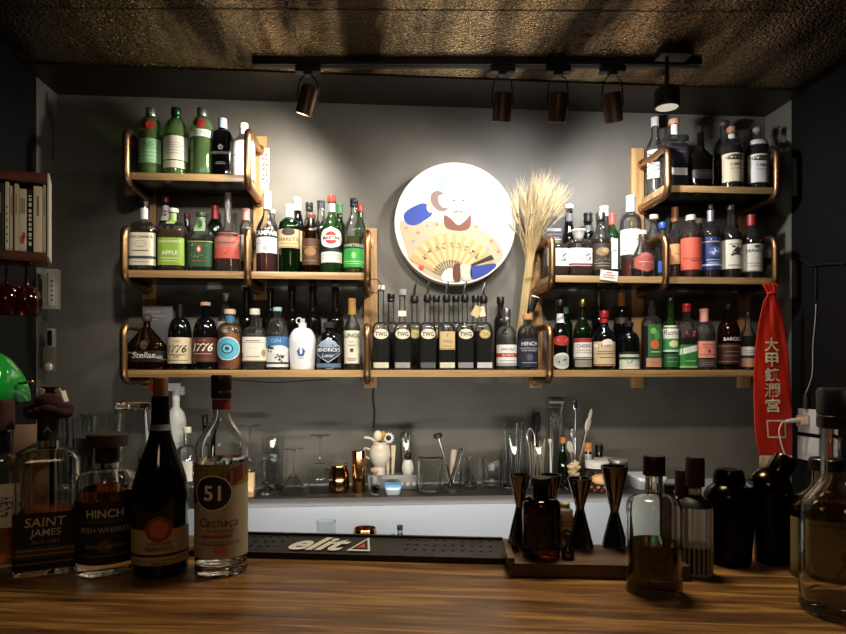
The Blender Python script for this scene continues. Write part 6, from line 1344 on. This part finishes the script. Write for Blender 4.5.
bm = bmesh.new(); h0 = h; box(bm, (-hw*.3, -.004, h*.98), (hw*1.0, .02, h*1.75), .004); finish('handset', bm, mat('#c8c6bf', .3, .5), r2)
bm = bmesh.new(); box(bm, (-hw*.05, -.0055, h*1.05), (hw*.75, -.004, h*1.66), .001); finish('screen', bm, mat('#1a1917', .2), r2)
cl = onz(52, 541, ZBAR); s = depth(cl)/F; hz = lambda y: (HY-y)*s+CZ-ZBAR
r2 = empty('bill_stand', (cl.x, cl.y, ZBAR+.0004), 'dark stand with two white corner clips above the red cloth ruff', 'stand')
bm = bmesh.new(); lathe(bm, [(0, 0), (.03, 0), (.03, .006), (.005, .010), (.004, hz(404)), (0, hz(404))], 24); finish('post', bm, mat('#1d1917', .5), r2)
bm = bmesh.new(); box(bm, (-11*s, -.008, hz(404)), (11*s, .008, hz(387)), .002); finish('head', bm, mat('#1d1917', .5), r2)
for q_ in (-1, 1):
    bm = bmesh.new(); box(bm, (q_*10.5*s-.006, -.0095, hz(403)), (q_*10.5*s+.006, .0095, hz(388)), .002); bmesh.ops.rotate(bm, verts=bm.verts, cent=(q_*10.5*s, 0, hz(400)), matrix=Matrix.Rotation(-q_*.3, 3, 'Y')); finish('corner_clip', bm, mat('#d3cfc6', .4), r2)
def cable(name, pts, r, c, label, rough=.5):
    P = smoothpath(pts, 6); b_ = Vector(P[0]); bm = bmesh.new(); tube(bm, [p_-b_ for p_ in P], r, 8); return tag(finish(name, bm, mat(c, rough), loc=b_), label, 'cable')
cable('wall_cable', [at(47, 92, 2.47)+Vector((0, 0, 0)), at(49, 112, 2.475), at(53, 128, 2.48), at(52.5, 160, 2.48)], .0022, '#2a2622', 'thin dark cable running down the grey corner strip')
cable('shelf_cable', [at(374, 383, YW-.005), at(373, 398, YW-.006), at(374.5, 412, YW-.006), at(373.5, 428, YW-.006)], .003, '#1c1916', 'black cable dropping from the long shelf behind the pitcher')
cable('shelf_cable', [at(232, 379.5, 2.50), at(250, 381, 2.50), at(275, 382.5, 2.50), at(300, 381, 2.50), at(330, 379.6, 2.50)], .0018, '#141210', 'thin black wire sagging under the long shelf below the clear gins')
p = at(374, 286, 2.33); bm = bmesh.new(); tube(bm, [(.026*math.cos(t), .004*math.sin(t), .026*math.sin(t)) for t in [i*PI/16 for i in range(33)]], .0016, 8)
tag(finish('metal_ring', bm, mat('#d8d6d0', .15, 1), loc=p), 'thin silver ring hanging at the pipe corner beside the round picture', 'ring')
# ================================================================= RED RIBBON
YS = 2.296
def rb(px, py, dy=0): return at(px, py, YS+dy)
org = rb(772, 286)
root = empty('red_temple_ribbon', org, 'long red satin ribbon with five cream characters hanging from the copper pipe', 'ribbon')
rows = [(283, 762, 777, .2), (288, 764, 778, .3), (294, 768, 775.5, .6), (300, 764, 778, 1), (312, 761, 782, 1), (330, 757.5, 785, .8), (350, 755, 788, .6), (375, 754, 790, .5), (400, 753.5, 791.5, .4), (425, 754.5, 792.5, .4), (440, 756, 792.5, .35), (456, 760, 792, .3)]
def interp(y):
    for a_, b_ in zip(rows, rows[1:]):
        if y <= b_[0]: t = (y-a_[0])/(b_[0]-a_[0]); return [a_[i]+(b_[i]-a_[i])*t for i in range(1, 4)]
    return list(rows[-1][1:])
def rsurf(u, y, off=0):   # u -1..1
    l, r, f = interp(y); px = (l+r)/2+u*(r-l)/2
    dy = .0024*f*math.sin(u*5+y*.05)+.0008*math.sin(u*11-y*.09)
    return at(px, y, YS+dy-off)-org
bm = bmesh.new(); NU, NV = 26, 70; g = [[bm.verts.new(rsurf(-1+2*i/NU, 283+(456-283)*j/NV)) for i in range(NU+1)] for j in range(NV+1)]
for j in range(NV):
    for i in range(NU): bm.faces.new((g[j+1][i], g[j+1][i+1], g[j][i+1], g[j][i]))
ob = finish('satin_band', bm, mat('#c22a18', .42, 0, .25, 70, .08), root); md = ob.modifiers.new('s', 'SOLIDIFY'); md.thickness = .0016
bm = bmesh.new(); c0 = rb(772, 293)-org
tube(bm, [c0+Vector((.018*math.cos(t), .008*math.sin(t), .001*math.sin(3*t))) for t in [i*PI/8 for i in range(17)]], .0045, 8); finish('knot', bm, mat('#cf3a28', .45, 0, .25, 70, .08), root)
for i, ch in enumerate('大甲鎮瀾宮'):
    yc = 344.5+15.2*i; bm = bmesh.new(); put_text(bm, ch, lambda x, z: rsurf(x/16.5, yc-z, .0052), .2, 0, 14.0, 15.2, 0, 0, .008 if i == 3 else .02); finish('ribbon_character', bm, mat('#ead9b4', .5), root, smooth=False)
bm = bmesh.new()
for (u0_, u1_, y0_, y1_) in ((-.36, .66, 420, 421.6), (-.36, .66, 436.4, 438), (-.36, -.28, 420, 438), (.58, .66, 420, 438)):
    gg = [[bm.verts.new(rsurf(u0_+(u1_-u0_)*i/8, y0_+(y1_-y0_)*j/4, .0035)) for i in range(9)] for j in range(5)]
    for j in range(4):
        for i in range(8): bm.faces.new((gg[j+1][i], gg[j+1][i+1], gg[j][i+1], gg[j][i]))
finish('seal_frame', bm, mat('#ead0a8', .5), root, smooth=False)
bm = bmesh.new(); rr = random.Random(4)
for i in range(60):
    u = -1+2*i/59; a_ = rsurf(u, 455.5); b_ = a_+Vector((rr.uniform(-.003, .003), rr.uniform(-.003, .003), -(.036+rr.uniform(0, .01))))
    tube(bm, [a_, (a_+b_)/2+Vector((rr.uniform(-.001, .001), 0, 0)), b_], .0011, 4)
finish('fringe', bm, mat('#d8c28a', .7), root)
# ================================================================= OUTLETS AND CABLES ON THE BLACK WALL
XW_ = XR+.0005
def side_plate(name, px0, px1, py0, py1, label, cat='socket'):
    a_ = onx(px0, (py0+py1)/2, XW_); b_ = onx(px1, (py0+py1)/2, XW_); zc = (a_.z+b_.z)/2
    z1 = onx((px0+px1)/2, py0, XW_).z; z0 = onx((px0+px1)/2, py1, XW_).z
    r2 = empty(name, (XW_, (a_.y+b_.y)/2, (z0+z1)/2), label, cat); hy = abs(a_.y-b_.y)/2; hz_ = (z1-z0)/2
    bm = bmesh.new(); box(bm, (-.009, -hy, -hz_), (0, hy, hz_), .002); finish('cover_plate', bm, mat('#e0deda', .35), r2)
    return r2, hy, hz_
r2, hy, hz_ = side_plate('wall_socket', 800, 820.5, 409, 433, 'white wall socket with the orange adapter plugged in')
bm = bmesh.new()
for z in (-.012, .012):
    for y in (-.006, .006): box(bm, (-.0096, y-.001, z-.004), (-.0090, y+.001, z+.004))
finish('slots', bm, mat('#222222', .5), r2)
sk = r2.location.copy()
r3, hy3, hz3 = side_plate('wall_switch', 799.5, 820.5, 437, 460.5, 'white wall plate below the plugged in socket', 'switch')
for y in (-.015, .015):
    bm = bmesh.new(); box(bm, (-.012, y-.009, -.018), (-.0092, y+.009, .018), .001); finish('rocker', bm, mat('#ebe9e5', .3), r3)
ad = empty('plug_adapter', sk+Vector((-.0105, 0, 0)), 'orange and white plug adapter in the wall socket', 'plug')
bm = bmesh.new(); box(bm, (-.032, -.012, -.020), (0, .018, .022), .003); finish('adapter_body', bm, mat('#d98a48', .45), ad)
bm = bmesh.new(); box(bm, (-.034, -.0145, -.012), (-.006, -.0122, .018), .001); finish('adapter_face', bm, mat('#ece8e0', .4), ad)
bm = bmesh.new(); tube(bm, [(-.0325, 0, .004), (-.050, -.002, .003), (-.085, -.006, .0), (-.093, -.007, -.002)], .009, 12, radii=[.010, .009, .007, .004]); finish('white_plug', bm, mat('#e6e3dd', .35), ad)
e = sk+Vector((-.105, -.007, -.002))
pl = at(775, 452, 2.27)
cable('white_cable', [e, e+Vector((-.02, -.012, -.005)), at(779, 432, 2.262), at(782, 446, 2.26), at(787, 462, 2.26), at(789, 480, 2.26), at(789, 500, 2.26)], .0028, '#dedad2', 'white charging cable curling from the plug over the ribbon')
bm = bmesh.new(); b_ = onx(809, 408, XW_-.012); tube(bm, [(0, 0, 0), (0, 0, .012), (0, 0, .05), (0, 0, .058)], .008, 12, radii=[.012, .012, .009, .004]); tag(finish('black_plug', bm, mat('#1f1e1e', .5), loc=sk+Vector((-.014, .004, hz_+.001))), 'black plug on top of the wall socket', 'plug')
c1 = sk+Vector((-.014, .004, hz_+.06))
cable('hanging_cable', [c1, onx(812, 375, XW_-.008), onx(813, 345, XW_-.005), onx(815, 322, XW_-.005), onx(816, 304, XW_-.004)], .0018, '#b9b5ae', 'thin pale cable rising from the black plug up the black wall')
cable('conduit', [onx(795, 256, XW_-.006), onx(806, 262, XW_-.006), onx(812, 266, XW_-.006), onx(826, 264, XW_-.006), onx(845, 264, XW_-.006)], .0035, '#26231f', 'dark conduit running level across the black wall', .3)
cable('conduit', [onx(816, 268, XW_-.006), onx(816, 280, XW_-.006), onx(815.5, 300, XW_-.006)], .0035, '#26231f', 'short dark conduit dropping towards the pale cable', .3)
r3, hy3, hz3 = side_plate('picture_card', 823, 834, 437, 460, 'small colourful card on the black wall behind the tall clear bottle', 'card')
r3.children[0].data.materials[0] = mat('#5a3a34', .5)
bm = bmesh.new(); box(bm, (-.0100, -hy3*.6, -hz3*.6), (-.0092, 0, 0)); finish('blue_patch', bm, mat('#2f4f9c', .5), r3)
bm = bmesh.new(); box(bm, (-.0100, -hy3*.2, 0), (-.0092, hy3*.6, hz3*.7)); finish('pink_patch', bm, mat('#d8a090', .5), r3)
# track heads
head(308, 100, 'bronze track spotlight furthest from the others, tipped sideways', .25, .32)
head(502.5, 106.5, 'bronze track spotlight first of the row of three', .38, .06)
head(558, 107, 'bronze track spotlight in the middle of the row of three', .38, .03)
head(612.5, 107, 'bronze track spotlight last of the row of three, tipped outward', .38, -.22)
b_ = onz(667, 72, ZC-.03); p6 = at(667, 108, 2.05)
root = empty('round_downlight', (p6.x, 2.05, p6.z), 'round downlight with pale face at the end of the track', 'lamp')
bm = bmesh.new(); lathe(bm, [(.036, 0), (.041, .002), (.041, .055), (.034, .065), (0, .066)], 40); finish('casing', bm, BLK, root)
bm = bmesh.new(); lathe(bm, [(0, .002), (.036, .002), (.036, .006), (0, .006)], 32); finish('lamp_face', bm, emit('#fff2e0', .45), root)
bm = bmesh.new(); tube(bm, [(0, 0, .066), (0, 0, ZC-p6.z-.001)], .007, 10); box(bm, (-.03, -.03, ZC-p6.z-.03), (.075, .03, ZC-p6.z-.0005), .002); finish('mount', bm, BLK, root)
# ================================================================= LIGHTS
def spot(name, loc, tgt, w, size, blend=.5, c=(1, .93, .84), r=.02):
    l = bpy.data.lights.new(name, 'SPOT'); l.energy = w; l.spot_size = math.radians(size); l.spot_blend = blend; l.color = c; l.shadow_soft_size = r
    o = bpy.data.objects.new(name, l); COL.objects.link(o); o.location = loc
    o.rotation_euler = (Vector(tgt)-Vector(loc)).to_track_quat('-Z', 'Y').to_euler(); return o
def area(name, loc, tgt, w, sx, sy, c=(1, .85, .65)):
    l = bpy.data.lights.new(name, 'AREA'); l.energy = w; l.shape = 'RECTANGLE'; l.size = sx; l.size_y = sy; l.color = c
    o = bpy.data.objects.new(name, l); COL.objects.link(o); o.location = loc
    o.rotation_euler = (Vector(tgt)-Vector(loc)).to_track_quat('-Z', 'Y').to_euler(); return o
S = [s[0] for s in SPT]
spot('spot_light', S[0], at(235, 220, 2.5), 26, 150, 1, (1, .94, .82), r=.03)
spot('spot_light', S[1], at(380, 270, 2.5), 16, 150, 1, r=.03)
spot('spot_light', S[2], at(500, 225, 2.5), 12, 150, 1, (.97, .97, 1), r=.03)
spot('spot_light', S[3], at(675, 230, 2.5), 22, 155, 1, (.98, .97, 1), r=.03)
for x, tx, w in ((-.45, -.5, 27), (-.1, -.2, 27), (.35, .3, 27), (.75, .95, 31)):   # unseen fill spots added outside the frame to even out the wall light
    spot('wall_fill_spot', (x, 1.42, 2.27), (tx, 2.56, 1.66), w, 66, 1, (1, .94, .86), .03)
area('bar_lamp', (.35, 1.30, 2.42), (.2, .95, 1.1), 15, .3, .3, (1, .82, .56))
area('front_fill', (-.2, -.3, 2.2), (-.1, 1.0, 1.1), 1.6, .3, .3, (1, .72, .45))  # unseen warm fill added on the camera side to lift the foreground labels
area('panel_fill', (.25, 2.24, ZS-.05), (.25, 2.56, ZS-.14), 2.2, 1.7, .02, (1, .98, .95))  # unseen area light added below the low shelf to brighten the pale panel

for x in (-.15, .55): spot('counter_fill_spot', (x, 1.45, 2.40), (x, 2.42, 1.02), 12, 52, 1, (1, .90, .76), .025)  # unseen spots added to brighten the glassware on the low shelf
area('glint_fill', (.1, 1.52, .99), (.1, 2.5, 1.12), 5, 1.5, .04, (1, .95, .86))  # unseen fill added behind the bar to put glints on the glassware
# ================================================================= CAMERA
cd = bpy.data.cameras.new('camera'); cam = bpy.data.objects.new('camera', cd); COL.objects.link(cam); scene.camera = cam
cam.location = (0, 0, CZ); cam.rotation_euler = (PI/2, 0, -YAW)
cd.sensor_width = 36; cd.lens = 36*F/846; cd.shift_y = (HY-317)/846; cd.clip_start = .05
w = bpy.data.worlds.new('world'); scene.world = w; w.use_nodes = True
w.node_tree.nodes['Background'].inputs[0].default_value = (.008, .007, .006, 1)
scene.view_settings.view_transform = 'Standard'; scene.view_settings.look = 'None'; scene.view_settings.exposure = 0; scene.view_settings.gamma = 1
scene.cycles.transparent_max_bounces = 40; scene.cycles.max_bounces = 14; scene.cycles.transmission_bounces = 14; scene.cycles.glossy_bounces = 5; scene.cycles.diffuse_bounces = 3
scene.cycles.caustics_reflective = False; scene.cycles.caustics_refractive = True; scene.cycles.sample_clamp_indirect = 4
